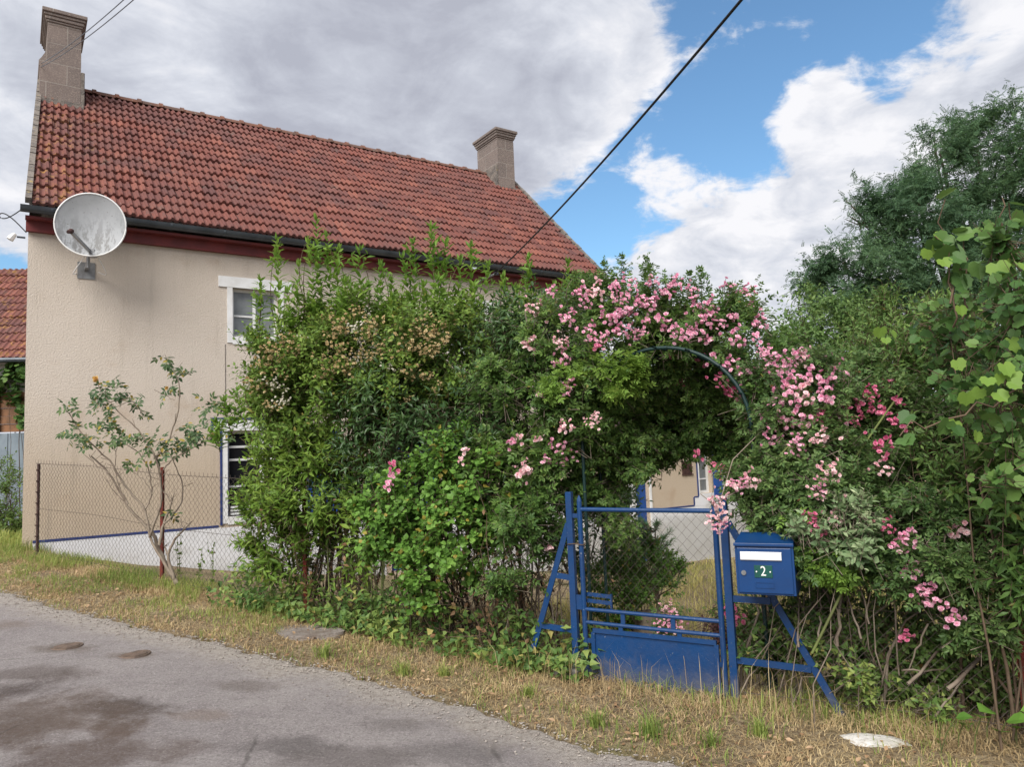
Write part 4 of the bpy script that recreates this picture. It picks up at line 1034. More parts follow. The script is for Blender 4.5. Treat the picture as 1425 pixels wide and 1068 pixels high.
# its front is square to the fence line
bc = P(1026.5, 827, 4.46); by_ = np.array([.533, .846, 0]) * 1.
box_ = thing('letterbox', 'blue metal letterbox with the number 2 beside the gate', 'letterbox', bc, math.atan2(bx_[1], bx_[0]))
m = MB(); m.prism([(0, 0), (bd, 0), (bd, bh + .035), (bd * .8, bh + .04), (-.006, bh + .004), (-.006, bh - .004), (0, bh - .004)], (0, 0, 0), (0, 1, 0), (0, 0, 1), (1, 0, 0), bw)
m.build('body', M['blue_box'], box_, world=False, bevel=.006)
m = MB(); m.box((.012, -.009, .010), (bw - .012, -.001, bh - .022)); dr_ = m.build('front_door', M['blue_box'], box_, world=False, bevel=.004)
m = MB(); m.box((-.004, -.018, bh - .012), (bw + .004, -.001, bh + .006)); m.build('lid_lip', M['blue_box'], box_, world=False, bevel=.003)
m = MB(); m.prism([(-.010, 0), (-.020, .006), (-.016, .050), (-.010, .052)], (.032, 0, .195), (0, 1, 0), (0, 0, 1), (1, 0, 0), .228); m.build('mail_flap', M['alu'], box_, world=False, bevel=.002)
m = MB(); m.box((.105, -.013, .100), (.205, -.0095, .170)); np_ = m.build('number_plate', M['plate'], box_, world=False, bevel=.001)
fc = bpy.data.curves.new('number', 'FONT'); fc.body = '2'; fc.size = .078; fc.extrude = .001; fc.align_x = 'CENTER'; fc.align_y = 'CENTER'; fc.materials.append(M['figure'])
fo0 = bpy.data.objects.new('number', fc); fo = bpy.data.objects.new('number', bpy.data.meshes.new_from_object(fo0)); bpy.data.objects.remove(fo0); COL.objects.link(fo); fo.parent = np_; fo.location = (.155, -.0148, .135); fo.rotation_euler = (math.radians(90), 0, 0); fo.scale = (.85, 1, 1)
for x_ in (.117, .193):
    m = MB(); m.tubes(np.array([(x_, -.013, .134), (x_, -.0165, .134)]), .0042, 10, True); m.build('rivet', M['figure'], np_, world=False)
m = MB(); m.tubes(np.array([(.045, -.008, .125), (.045, -.016, .125)]), .014, 16, True); m.box((.0435, -.0175, .117), (.0465, -.0158, .133)); m.build('lock', M['steel'], box_, world=False)
m = MB(); a_, b_ = .105, .210
for lo, hi in (((a_, -.012, .040), (b_, -.0095, .044)), ((a_, -.012, .070), (b_, -.0095, .074)), ((a_, -.012, .044), (a_ + .004, -.0095, .070)), ((b_ - .004, -.012, .044), (b_, -.0095, .070))): m.box(lo, hi)
m.build('name_holder', M['blue_box'], box_, world=False)

# arch
arch = thing('rose_arch', 'dark green tubular garden arch buried in roses behind the gate', 'garden arch', base_at(817, .35))
for n_, nm in ((.22, 0), (.64, 1)):
    sL, sR = (s_at(818, .13), s_at(1067, .13)) if nm == 0 else (s_at(846, .60), s_at(846, .60) - (s_at(818, .13) - s_at(1067, .13)))
    pts = []
    for q in np.linspace(0, 1, 10): pts.append(gp(sL, -.2 + 1.9 * q, n_))
    mid, rad = (sL + sR) / 2, abs(sL - sR) / 2
    for q in np.linspace(math.pi, 0, 25)[1:-1]: pts.append(gp(mid - rad * math.cos(q), 1.70 + rad * .96 * math.sin(q), n_))
    for q in np.linspace(1, 0, 10): pts.append(gp(sR, -.2 + 1.9 * q, n_))
    m = MB(); m.tubes(np.array(pts), .0135, 8); m.build('hoop', M['green_tube'], arch, smooth=True)
mid_, rad_ = (s_at(818, .13) + s_at(1067, .13)) / 2, abs(s_at(818, .13) - s_at(1067, .13)) / 2
for k in range(9):
    q = math.pi * k / 8; m = MB(); m.tubes(np.array([gp(mid_ - rad_ * math.cos(q), 1.70 + rad_ * .96 * math.sin(q), n_) for n_ in (.13, .60)]), .007, 5); m.build('rung', M['green_tube'], arch)

# ------------------------------------------------------------------ small things on the road and verge
for px, py, lab in ((93, 901, 'small rusty valve cover in the road, nearer the left edge of the picture'), (187, 912, 'small rusty valve cover in the road, in front of the rose bush')):
    q = G(px, py); c_ = thing('valve_cover', lab, 'valve cover', q + np.array([0, 0, -.014]), .5)
    an3 = np.linspace(0, 2 * math.pi, 25)[:-1]; m = MB(); m.prism([(.09 * math.cos(a), .09 * math.sin(a)) for a in an3], (0, 0, -.02), (1, 0, 0), (0, 1, 0), (0, 0, 1), .045); m.build('lid', M['iron'], c_, world=False, bevel=.006)
    m = MB(); V = [(.105 * math.cos(a), .105 * math.sin(a)) for a in an3]; m.tubes(np.array([(*v, .012) for v in V + V[:1]]), .013, 6); m.build('frame', M['iron'], c_, world=False)


def stone(name, lab, q, r, mat, seed, cat='stone'):
    m = MB(); th = np.linspace(0, math.pi, 12); ph = np.linspace(0, 2 * math.pi, 19); rn = np.random.default_rng(seed).uniform(0, 6, 4)
    X = np.zeros((12, 19, 3))
    for i, a in enumerate(th):
        k = 1 + .13 * np.sin(3 * ph + rn[0]) * math.sin(a) + .10 * np.sin(5 * ph + 4 * a + rn[1]) * math.sin(a); X[i] = np.stack([r[0] * math.sin(a) * np.cos(ph) * k, r[1] * math.sin(a) * np.sin(ph) * k, np.full(19, r[2] * math.cos(a))], -1)
    X[:, -1] = X[:, 0]; o = m.grid(X).build(name, mat, smooth=True); o.location = tuple(q); o.rotation_euler = (0, 0, -.35); tag(o, lab, cat)


stone('stone', 'flat pale white stone lying in the dry grass at lower right', G(1215, 1034) + np.array([0, 0, -.004]), (.165, .10, .036), plain('white_stone', (.56, .55, .53), (.42, .40, .36), 12, .95, .1, bump=(20, .02), speck=((.3, .27, .22), 30, .62, .7)), 3)
q = G(425, 880); m = MB(); an3 = np.linspace(0, 2 * math.pi, 29)[:-1]
o = m.prism([(.36 * math.cos(a) * (1 + .12 * math.sin(3 * a)), .20 * math.sin(a) * (1 + .1 * math.sin(4 * a + 1))) for a in an3], (0, 0, -.05), (1, 0, 0), (0, 1, 0), (0, 0, 1), .072).build('bare_slab', plain('grey_earth', (.24, .215, .20), (.17, .14, .12), 7, .95, .1, bump=(30, .02)), None, bevel=.015)
o.location = tuple(q); o.rotation_euler = (0, 0, -.5); struct(o)

# ------------------------------------------------------------------ hedge plants
privet_l = mklobes([(450, 525, 7.6, 58, 85, .7), (400, 620, 7.4, 50, 85, .55), (530, 505, 7.7, 80, 72, .75), (385, 725, 7.2, 36, 66, .4), (470, 580, 7.3, 75, 75, .6), (620, 510, 7.5, 80, 72, .7),
                    (440, 690, 7.2, 55, 70, .5), (690, 490, 7.6, 62, 58, .65), (405, 540, 7.5, 34, 46, .4), (480, 470, 7.7, 50, 50, .5), (580, 460, 7.7, 50, 46, .5), (415, 775, 7.0, 45, 40, .35), (500, 750, 6.75, 40, 60, .3), (470, 690, 6.95, 50, 60, .35)])
shrub('tall_shrub', 'tall shrub with pointed leaves and upright shoots standing before the upper window', 'shrub', [base_at(470, .45), base_at(430, .5), base_at(520, .5), base_at(480, .7)], privet_l, T_LANCE, M['lf_privet'],
      3000, 10, .105, .30, bark='deadwood', nst=40, r0=.016, up=.6, Yd=7.6, depth=.15, tipsize=.15, shoot_r=.007,
      tips=[(440, 308, 150), (385, 335, 150), (362, 392, 60), (415, 372, 110), (600, 318, 130), (655, 345, 110), (640, 365, 90), (530, 372, 90), (500, 350, 100), (560, 360, 90), (470, 350, 120), (735, 362, 90), (700, 388, 80), (680, 372, 90), (790, 368, 80), (620, 340, 100), (312, 560, 50), (300, 590, 40), (455, 330, 130), (575, 340, 110), (430, 340, 120), (545, 395, 80), (770, 400, 60),
            (350, 530, 50), (400, 410, 100), (660, 400, 80), (720, 405, 70), (610, 390, 80), (510, 400, 80), (590, 400, 70), (480, 395, 90), (330, 545, 50)],
      extra=None, hpx=80, tipmat=M['lf_shoot'])
dark_l = mklobes([(650, 570, 6.7, 85, 75, .5), (560, 560, 6.9, 60, 60, .45), (700, 650, 6.3, 70, 75, .45), (740, 480, 6.6, 65, 70, .55), (600, 640, 6.7, 70, 60, .4), (520, 640, 6.9, 50, 70, .4)])
shrub('evergreen_shrub', 'dark glossy evergreen shrub filling the middle of the hedge', 'shrub', [base_at(640, .55), base_at(700, .55)], dark_l, T_LANCE, M['lf_dark'], 1700, 9, .095, .30, nst=22, r0=.014, up=.3, depth=.2)
cream_l = mklobes([(500, 500, 6.95, 78, 62, .35), (430, 560, 7.0, 60, 70, .3), (580, 470, 6.9, 70, 55, .35), (640, 500, 6.7, 55, 60, .3), (560, 540, 6.75, 70, 40, .25), (400, 500, 7.1, 45, 60, .3), (700, 500, 6.6, 40, 40, .3)])
cr, _ = shrub('flowering_climber', 'climber with fading cream flower heads sprawling over the left hedge', 'climbing plant', [base_at(530, .15)], cream_l, T_OVAL, M['lf_cream'], 1500, 9, .062, .26, bark='greencane', nst=14, r0=.008, up=.4, depth=.14)
W_ = 'white_petal'; C_ = 'cream'
put_clusters(cr, cream_l, Z4([(610, 285, C_, 1.4), (670, 300, W_), (750, 285, C_, 1.4), (725, 335, C_), (590, 320, C_), (455, 360, W_, .8), (370, 360, C_, 1.2), (320, 430, C_, 1.5), (280, 480, C_, 1.3), (340, 500, C_), (250, 545, C_, 1.3), (325, 550, W_), (355, 625, W_), (305, 645, C_), (270, 575, C_),
    (705, 410, C_), (785, 385, C_), (600, 400, C_, 1.3), (650, 455, C_), (560, 495, C_, 1.2), (630, 490, C_), (745, 435, C_), (910, 355, C_, 1.2), (950, 310, C_), (990, 325, C_, 1.2), (1035, 300, C_, 1.3), (1045, 355, C_, 1.2), (940, 390, C_), (885, 410, C_), (995, 400, C_), (830, 480, W_, .7), (930, 505, C_), (990, 515, C_, .8), (690, 230, C_, .8), (1010, 410, C_), (560, 260, C_, .8), (540, 440, C_), (415, 400, C_), (1040, 560, C_, .7), (640, 590, C_, .7), (900, 620, C_, .6), (960, 270, C_), (300, 400, C_)]), 6.9, scale=1.25, push=.14)
cur_l = mklobes([(600, 690, 6.15, 62, 55, .30), (640, 740, 5.95, 50, 60, .28), (560, 735, 6.2, 48, 45, .28), (600, 790, 6.05, 38, 42, .22), (670, 690, 5.95, 55, 50, .3), (545, 690, 6.3, 45, 40, .25), (585, 830, 6.0, 24, 26, .15), (640, 640, 6.1, 60, 40, .25)])
shrub('currant_bush', 'bright green bush of round leaves low in the middle of the hedge', 'bush', [base_at(600, .2), base_at(630, .2)], cur_l, T_ROUND, M['lf_currant'], 1500, 8, .060, .20, nst=18, r0=.008, up=.35, depth=.18, bark='bark')
# dead stems low in the hedge
dead = thing('dead_brushwood', 'tangle of bare brown stems at the foot of the hedge', 'dead branches', base_at(480, .2)); m = MB(); ps, rs_ = [], []
for i in range(85):
    px = rng.choice([440, 470, 500, 690, 720, 650, 760, 540]) + rng.normal(0, 22); b = base_at(px, rng.uniform(.02, .5)); hgt = rng.uniform(.4, 1.5); e_ = b + np.array([rng.normal(0, .32), rng.normal(0, .2), hgt]); ts = np.linspace(0, 1, 7)[:, None]
    p = b + ts * (e_ - b) + rng.normal(0, .05, (7, 3)) * np.sin(ts * math.pi) + np.array([rng.normal(0, .12), 0, 0]) * np.sin(ts * math.pi); ps.append(p); rs_.append(np.linspace(1, .3, 7) * rng.uniform(.003, .009))
for i in range(170):
    j = rng.integers(85); b = ps[j][rng.integers(2, 6)]; e_ = b + np.array([rng.normal(0, .25), rng.normal(-.05, .15), rng.normal(.1, .18)]); ts = np.linspace(0, 1, 7)[:, None]; ps.append(b + ts * (e_ - b) + rng.normal(0, .02, (7, 3))); rs_.append(np.linspace(1, .4, 7) * .003)
m.tubes(np.array(ps), np.array(rs_), 5); m.build('stems', M['deadwood'], dead, smooth=True)
m = MB()
pp = np.array([p[rng.integers(1, 7)] for p in ps for _ in range(4)]); m.leaves(T_OVAL, pp + rng.normal(0, .05, pp.shape), rng.normal(0, 1, pp.shape) + (0, 0, -.5), rng.normal(0, 1, pp.shape), rng.uniform(.03, .06, len(pp)))
m.build('withered_leaves', leafmat('withered_leaf', [(0, (.09, .05, .03)), (.5, (.17, .10, .055)), (1, (.24, .16, .085))]), dead)

# climbing rose over the arch
rose_l = mklobes([(770, 560, 5.95, 70, 80, .42), (740, 660, 5.95, 60, 75, .35), (790, 470, 6.0, 75, 62, .45), (720, 760, 5.75, 42, 70, .28), (840, 480, 5.9, 70, 70, .4), (900, 452, 5.95, 80, 40, .42), (975, 462, 5.85, 75, 40, .4), (1040, 500, 5.6, 48, 62, .36), (1070, 580, 5.4, 30, 60, .24),
                  (850, 590, 6.35, 48, 70, .4), (765, 720, 5.9, 30, 60, .22), (820, 445, 6.0, 60, 36, .4), (690, 700, 6.0, 40, 60, .25), (950, 555, 6.9, 90, 62, .45), (880, 610, 6.8, 55, 48, .4), (1010, 610, 6.6, 48, 34, .35), (930, 500, 6.3, 90, 45, .5), (700, 560, 6.2, 45, 60, .3), (808, 580, 5.62, 34, 46, .14), (836, 520, 5.5, 34, 24, .12), (925, 474, 5.45, 46, 16, .10), (1045, 545, 5.2, 14, 26, .08)])
rose, _ = shrub('climbing_rose', 'pink climbing rose covering the garden arch above the gate', 'climbing rose', [base_at(775, .3), base_at(800, .4), base_at(745, .3)], rose_l, T_ROSE, M['lf_rose'], 3000, 6, .110, .26, bark='greybark', nst=0, r0=.009, up=.3, depth=.16, Yd=5.9, hpx=40, tipsize=.10, shoot_r=.004,
                tips=[(840, 372, 40), (866, 362, 40), (900, 366, 50), (905, 378, 50), (960, 385, 40), (1018, 402, 40), (1045, 408, 50), (1050, 430, 40), (935, 392, 30), (800, 385, 40), (975, 380, 45)])
m = MB(); stems(m, [base_at(770, .3), base_at(745, .3), base_at(800, .36)], rose_l[:4], 9, .007, jitter=.12); m.build('canes', M['greybark'], rose, smooth=True)
m = MB(); tw = MB(); il = mklobes([(950, 560, 6.5, 90, 60, .4), (880, 590, 6.3, 50, 52, .3), (1010, 578, 6.2, 48, 46, .3), (930, 598, 6.5, 60, 34, .25), (960, 520, 6.2, 80, 50, .35), (990, 604, 6.3, 40, 26, .2), (850, 640, 6.4, 34, 50, .25), (838, 690, 6.1, 26, 60, .22), (865, 610, 6.1, 36, 60, .25), (830, 600, 6.0, 30, 60, .25)]); p, o_ = sample(il, 2000, .2, inner=.3); twig_leaves(m, T_ROSE, p, o_ + (0, -.4, 0), 6, .10, .24, up=-.2, tw=tw); m.build('hanging_foliage', M['lf_rose'], rose)
tw.build('hanging_twigs', M['greybark'], rose, smooth=True)
m = MB(); yl = mklobes([(855, 517, 5.42, 30, 20, .1), (820, 505, 5.5, 24, 16, .1), (775, 530, 5.5, 26, 16, .1), (865, 528, 5.4, 18, 14, .08)]); p, o_ = sample(yl, 150, .15); twig_leaves(m, T_ROSE, p, o_, 4, .10, .14); m.build('young_shoot', M['lf_young'], rose)
K_, D_, L_ = 'pink', 'deep_pink', 'pale_pink'
z5 = [(440, 75, 'pale_pink_b'), (585, 45, K_), (690, 40, K_), (800, 45, K_), (755, 85, K_), (875, 85, K_), (685, 140, 'pink_b', 1.1), (640, 135, K_), (550, 110, 'pink_b', .8), (150, 170, 'pale_pink_b', .9), (310, 205, 'pink_b', .8), (490, 205, K_, 1.1), (535, 195, K_, 1.2), (585, 185, K_, 1.1), (400, 280, K_, 1.1), (465, 300, 'pink_b', .7), (545, 270, K_), (610, 280, 'pink_b', .8), (765, 250, K_), (830, 280, 'pink_b', .8), (880, 275, K_), (910, 270, K_), (945, 215, K_), (910, 150, K_), (970, 160, K_), (1050, 70, K_), (1140, 85, K_), (1165, 170, K_), (1195, 235, K_), (1085, 300, K_), (1170, 295, 'pink_s'), (120, 335, L_, 1.1), (270, 325, 'pale_pink_b', .8), (285, 390, K_), (250, 420, 'pink_s'), (300, 520, K_), (280, 560, K_), (175, 570, 'pale_pink_s'), (480, 620, L_, 1.1), (420, 680, 'pale_pink_b', .8), (525, 705, L_), (290, 720, L_, 1.2), (250, 800, K_), (270, 840, 'pink_b', .75), (270, 880, K_), (205, 875, 'pink_s'), (100, 930, L_, 1.1), (105, 905, L_, .8), (165, 765, 'pale_pink_s'), (70, 765, 'pale_pink_s'), (35, 785, 'pink_s'), (915, 400, D_), (990, 395, K_, 1.1), (1060, 430, K_), (785, 375, 'deep_pink_s'), (1010, 500, D_, 1.1), (955, 565, D_, 1.2), (1065, 565, D_, 1.1), (1020, 620, D_), (1115, 605, K_), (1155, 655, D_, 1.1), (1000, 740, D_, .8), (905, 705, D_, .7), (900, 840, 'deep_pink_s'), (1125, 475, K_), (1215, 380, 'pink_b', .7), (1190, 460, K_), (1000, 905, 'deep_pink'), (1005, 930, 'deep_pink_s'), (520, 60, K_), (365, 90, K_), (220, 85, K_, .8), (380, 130, K_), (660, 220, 'pink_s'), (730, 210, 'pink_s'), (960, 310, 'pink_s'), (1000, 230, K_), (1070, 210, K_), (820, 500, 'deep_pink_s'), (440, 340, 'deep_pink_s')]
put_clusters(rose, rose_l, Z5(z5), 5.6, 1.0)
put_clusters(rose, rose_l, [(545, 648, 'deep_pink_s', 1.1), (547, 660, 'pink_s', 1.0), (538, 674, 'pink_s'), (648, 627, 'pale_pink_s'), (640, 640, 'pale_pink_s', .8), (765, 762, 'pale_pink_s', .9)], 5.75, 1.0)

# rose to the right of the arch
roser_l = mklobes([(1110, 560, 5.1, 62, 60, .4), (1170, 570, 5.2, 72, 60, .45), (1105, 640, 4.9, 38, 60, .26), (1140, 660, 4.75, 55, 62, .32), (1200, 650, 4.85, 60, 60, .35), (1130, 740, 4.65, 42, 50, .26), (1085, 720, 4.75, 36, 40, .22), (1210, 740, 4.6, 58, 55, .3), (1270, 760, 4.4, 52, 60, .28), (1320, 800, 4.25, 48, 60, .25), (1380, 780, 4.15, 48, 60, .25), (1240, 600, 5.0, 60, 60, .4), (1045, 680, 5.0, 26, 40, .2), (1375, 860, 4.05, 35, 30, .15)])
roser, _ = shrub('climbing_rose', 'sprawling pink rose spilling over the fence behind the letterbox', 'climbing rose', [base_at(1170, .3), base_at(1120, .4), base_at(1240, .3)], roser_l, T_ROSE, M['lf_rose_r'], 2900, 6, .096, .22, bark='greybark', nst=12, r0=.009, up=.2, depth=.18)
z7 = [(40, 470, 'pink_b', .8), (110, 540, K_, 1.1), (160, 500, 'pink_b', .8), (215, 470, K_), (240, 490, L_), (195, 605, K_), (290, 590, K_, 1.1), (355, 530, K_, 1.1), (450, 580, K_, 1.1), (400, 610, K_), (350, 660, K_), (250, 690, L_, 1.1), (145, 690, K_, 1.1), (75, 745, K_, .8), (370, 735, K_, 1.2), (510, 755, D_, 1.1), (625, 690, D_, 1.1), (735, 655, D_), (645, 770, D_), (435, 825, K_, 1.1), (540, 845, 'deep_pink_b', .8), (440, 890, D_, 1.1), (345, 935, 'pale_pink_b', .8), (230, 820, K_, 1.1), (80, 860, 'pink_b', .8), (130, 850, K_, 1.1), (30, 830, K_, 1.1), (20, 905, 'pink_b', .7), (55, 940, K_), (195, 975, 'pink_b', .8), (690, 1000, D_, 1.2), (780, 855, D_), (330, 830, D_), (780, 730, 'deep_pink_s'), (700, 800, 'deep_pink_s'), (160, 655, K_), (570, 735, 'deep_pink_s')]
put_clusters(roser, roser_l, Z7(z7), 4.9, .95)
z7b = [(245, 110, 'pale_pink_b', 1.15), (225, 100, 'pink_b', .7), (270, 45, L_, 1.), (250, 35, L_, .8), (185, 210, D_, 1.0), (215, 235, D_), (280, 200, L_), (350, 190, 'deep_pink'), (460, 230, D_, .8), (535, 270, K_, 1.2), (500, 305, K_), (710, 250, L_, 1.3), (695, 255, 'pale_pink_s'), (545, 390, K_, 1.1), (600, 450, 'pink_b', .7), (625, 485, K_, 1.1), (585, 485, K_, .8), (700, 555, K_, 1.1), (720, 625, D_, 1.0), (530, 615, D_, .9), (445, 30, L_, .9)]
put_clusters(roser, roser_l, Z7b(z7b), 4.4, .85)
# blossoms over the gate's right post hang from a cane of this rose
m = MB(); c0 = P(1100, 690, 4.8); c1 = P(1000, 700, 4.66); ts = np.linspace(0, 1, 14)[:, None]; m.tubes(c0 + ts * (c1 - c0) + np.array([0, 0, .08]) * np.sin(ts * math.pi), .005, 5); m.tubes(np.array([P(975, 688, 4.75), P(990, 700, 4.7), P(1000, 715, 4.66)]), .003, 4)
m.tubes(np.array([P(1120, 620, 4.85), P(1060, 600, 4.8), P(1020, 640, 4.75), P(1000, 705, 4.7)]), .004, 4); m.build('hanging_cane', M['greybark'], roser, smooth=True)
put_clusters(roser, [], [(1000, 700, 'pale_pink_b', .9), (998, 722, 'pale_pink_b', .95), (1002, 732, 'pink_b', .6), (1030, 672, 'pink_b', .75), (1045, 668, L_), (1020, 678, L_)], 4.64, .9, push=0.)
m = MB(); yl = mklobes([(1145, 780, 4.36, 26, 18, .1), (1165, 765, 4.38, 22, 16, .1), (1120, 724, 4.45, 26, 12, .08), (1150, 800, 4.36, 14, 12, .06)]); p, o_ = sample(yl, 110, .15); twig_leaves(m, T_ROSE, p, o_, 4, .085, .12); m.build('young_shoot', M['lf_young'], roser)

# canes arching up on the right
cn = thing('bare_canes', 'long bare pale canes crossing the right-hand rose and fence', 'canes', base_at(1200, .2))
for a, b, r_ in (((1080, 640, 4.6), (1185, 535, 4.75), .006), ((1185, 645, 4.5), (1262, 535, 4.65), .0065), ((1215, 735, 4.3), (1130, 910, 4.35), .008)):
    a, b = P(*a), P(*b); ts = np.linspace(0, 1, 12)[:, None]; m = MB(); m.tubes(a + ts * (b - a) + np.array([.02, 0, .03]) * np.sin(ts * math.pi), r_, 6); m.build('cane', M['greencane'], cn, smooth=True)
for px0, py0, px1, py1, r_ in [(1165, 900, 1172, 790, .011), (1200, 890, 1175, 820, .007), (1243, 800, 1250, 940, .007), (1265, 955, 1320, 890, .010), (1320, 960, 1392, 890, .012), (1300, 1000, 1362, 915, .007), (1362, 915, 1350, 870, .006), (1240, 900, 1225, 960, .007), (1290, 870, 1260, 940, .006), (1110, 900, 1113, 840, .007), (1140, 890, 1143, 830, .007), (1255, 935, 1370, 930, .006), (1210, 870, 1190, 780, .006)]:
    Yc = 4.75 - (px0 - 1100) * .0021; a, b = P(px0, py0, Yc - .12), P(px1, py1, Yc + .02); a[2] = max(a[2], H(a[0], a[1]) - .02); ts = np.linspace(0, 1, 9)[:, None]; m = MB(); m.tubes(a + ts * (b - a) + rng.normal(0, .004, (9, 3)), np.linspace(r_, r_ * .6, 9), 6); m.build('cane', M['greybark'], cn, smooth=True)
vr_l = mklobes([(1170, 735, 4.28, 36, 20, .12), (1140, 748, 4.30, 26, 22, .12), (1205, 728, 4.32, 30, 20, .12), (1185, 760, 4.28, 24, 20, .1)])
shrub('variegated_shrub', 'pale cream-edged shrub just right of the letterbox', 'shrub', [base_at(1160, .15)], vr_l, T_OVAL, M['lf_var'], 200, 7, .055, .16, nst=8, r0=.006, bark='greybark')

# right-hand mass
mid_l = mklobes([(1230, 560, 5.6, 90, 90, .6), (1310, 560, 5.3, 90, 90, .6), (1300, 660, 4.9, 80, 80, .5), (1390, 640, 4.75, 70, 90, .5), (1240, 680, 5.1, 60, 60, .4), (1380, 540, 5.2, 70, 80, .55), (1250, 480, 6.0, 60, 55, .5), (1330, 470, 5.8, 70, 55, .5), (1460, 620, 4.7, 60, 120, .5), (1460, 760, 4.4, 60, 90, .4)])
shrub('loose_shrub', 'big loose green shrub behind the vine on the right side', 'shrub', [base_at(1300, .7), base_at(1380, .6), base_at(1240, .8)], mid_l, T_LANCE, M['lf_mid'], 2600, 9, .075, .26, bark='deadwood', nst=18, r0=.012, up=.4, depth=.2, Yd=5.2, hpx=60, tips=[(1218, 440, 60), (1245, 425, 60), (1290, 420, 60), (1180, 470, 60), (1320, 415, 60), (1270, 440, 50)], tipsize=.075)
lau_l = mklobes([(1400, 700, 3.95, 36, 60, .18), (1385, 640, 4.2, 45, 40, .22), (1410, 790, 3.9, 28, 50, .15), (1350, 680, 4.25, 36, 36, .2), (1440, 720, 3.9, 40, 90, .2)])
shrub('laurel_bush', 'glossy bush with long pointed leaves at the right edge over the fence', 'bush', [base_at(1420, .2)], lau_l, T_LANCE, M['lf_rose'], 420, 9, .095, .24, nst=5, r0=.010, up=.1, depth=.2, bark='deadwood')
vine_l = mklobes([(1370, 480, 3.75, 60, 70, .25), (1400, 400, 3.8, 45, 70, .25), (1330, 470, 4.1, 45, 60, .25), (1395, 560, 3.6, 50, 50, .22), (1350, 560, 3.85, 40, 40, .2), (1300, 480, 4.6, 36, 40, .3), (1410, 640, 3.55, 40, 50, .2), (1440, 520, 3.6, 40, 130, .2)])
vine = thing('grape_vine', 'grape vine with broad light green leaves climbing at the upper right', 'vine', base_at(1440, .2)); m, tw = MB(), MB()
p, o_ = sample(vine_l, 420, .3, inner=.1); twig_leaves(m, T_VINE, p, o_ + (0, -.3, 0), 3, .068, .24, up=.1, tw=tw, spread=1.2, upl=.45, nr=.6)
stems(tw, [base_at(1440, .2), base_at(1400, .3)], vine_l, 16, .009)
for a, b, Y in (((1312, 285), (1330, 420), 3.9), ((1395, 270), (1390, 400), 3.8), ((1405, 285), (1412, 420), 3.75), ((1300, 330), (1345, 460), 3.9), ((1340, 330), (1350, 450), 3.95), ((1250, 600), (1425, 540), 3.5)):
    pa, pb = P(*a, Y), P(*b, Y); ts = np.linspace(0, 1, 9)[:, None]; pth = pa + ts * (pb - pa) + rng.normal(0, .02, (9, 3)); tw.tubes(pth, np.linspace(.003, .006, 9), 5)
    k = 8; q = pth[rng.integers(0, 9, k)] + rng.normal(0, .03, (k, 3)); m.leaves(T_VINE, q, rng.normal(0, .6, (k, 3)) + (0, -.3, -.5), rng.normal(0, .4, (k, 3)) + (0, -.8, .5), rng.uniform(.05, .11, k))
m.build('foliage', M['lf_vine'], vine); tw.build('branches', M['deadwood'], vine, smooth=True)
m = MB(); q = np.array([P(px, py, Y) for px, py, Y in [(1375, 525, 3.3), (1390, 520, 3.3), (1405, 530, 3.25), (1365, 540, 3.35), (1385, 545, 3.3), (1330, 500, 3.6), (1335, 425, 3.8), (1310, 360, 3.85), (1300, 340, 3.9), (1385, 365, 3.7), (1400, 360, 3.7), (1415, 365, 3.6), (1345, 545, 3.5), (1395, 505, 3.3), (1415, 515, 3.3), (1405, 470, 3.5), (1300, 325, 3.9), (1330, 585, 3.6), (1360, 600, 3.5), (1290, 345, 4.), (1232, 470, 4.5), (1240, 460, 4.5), (1225, 455, 4.6)]])
for qq in q: MB().leaves(T_VINE, [qq], rng.normal(0, .35, (1, 3)) + (0, -.25, -.9), rng.normal(0, .25, (1, 3)) + (0, -.9, .4), (.07 if qq[0] < 2.33 else .092) * rng.uniform(.75, 1.15)).build('young_leaf', M['lf_young'], vine)
# plants seen through the fence foot on the right
lowd = mklobes([(1100, 860, 5.15, 60, 60, .2), (1180, 870, 4.95, 60, 70, .2), (1260, 890, 4.75, 60, 70, .2), (1340, 910, 4.55, 60, 70, .2), (1410, 920, 4.4, 50, 70, .2), (1060, 900, 5.3, 40, 30, .2), (1230, 940, 4.75, 60, 30, .15)])
shrub('low_shade_shrub', 'dark low shrub behind the fence under the right-hand rose', 'shrub', [base_at(1200, .5), base_at(1300, .5)], lowd, T_OVAL, M['lf_mid'], 1300, 8, .06, .22, nst=8, r0=.008, bark='deadwood', depth=.3)
und = mklobes([(1130, 900, 4.80, 50, 50, .12), (1200, 930, 4.58, 60, 40, .12), (1050, 890, 5.0, 30, 34, .14), (1270, 965, 4.40, 40, 22, .1), (1160, 860, 4.75, 50, 36, .12)])
shrub('ivy_patch', 'mixed ivy growing through the fence foot right of the gate', 'ivy', [base_at(1130, .2)], und, T_IVY, M['lf_ivy'], 300, 6, .055, .18, nst=10, r0=.005, bark='greybark', depth=.3)
aru = thing('arum_clump', 'clump of broad fresh leaves at the bottom right under the fence', 'plant', base_at(1400, -.12)); m = MB(); st = MB()
for px, py, sz in [(1380, 990, .12), (1400, 1005, .13), (1415, 1015, .12), (1365, 1000, .10), (1340, 1010, .09), (1420, 990, .11), (1310, 1005, .08), (1390, 1020, .10), (1330, 1000, .08)]:
    q = P(px, py, 3.92 + rng.normal(0, .04)); b = np.array([q[0] + rng.normal(0, .03), q[1] + .05, H(q[0], q[1])]); m.leaves(T_ROUND, [q], [(rng.normal(0, .5), -.6, .3)], [(0, -.4, 1)], sz); st.tubes(np.array([b, (b + q) / 2 + (0, .02, 0), q]), .003, 4)
m.build('foliage', M['lf_currant'], aru); st.build('stalks', M['greencane'], aru)

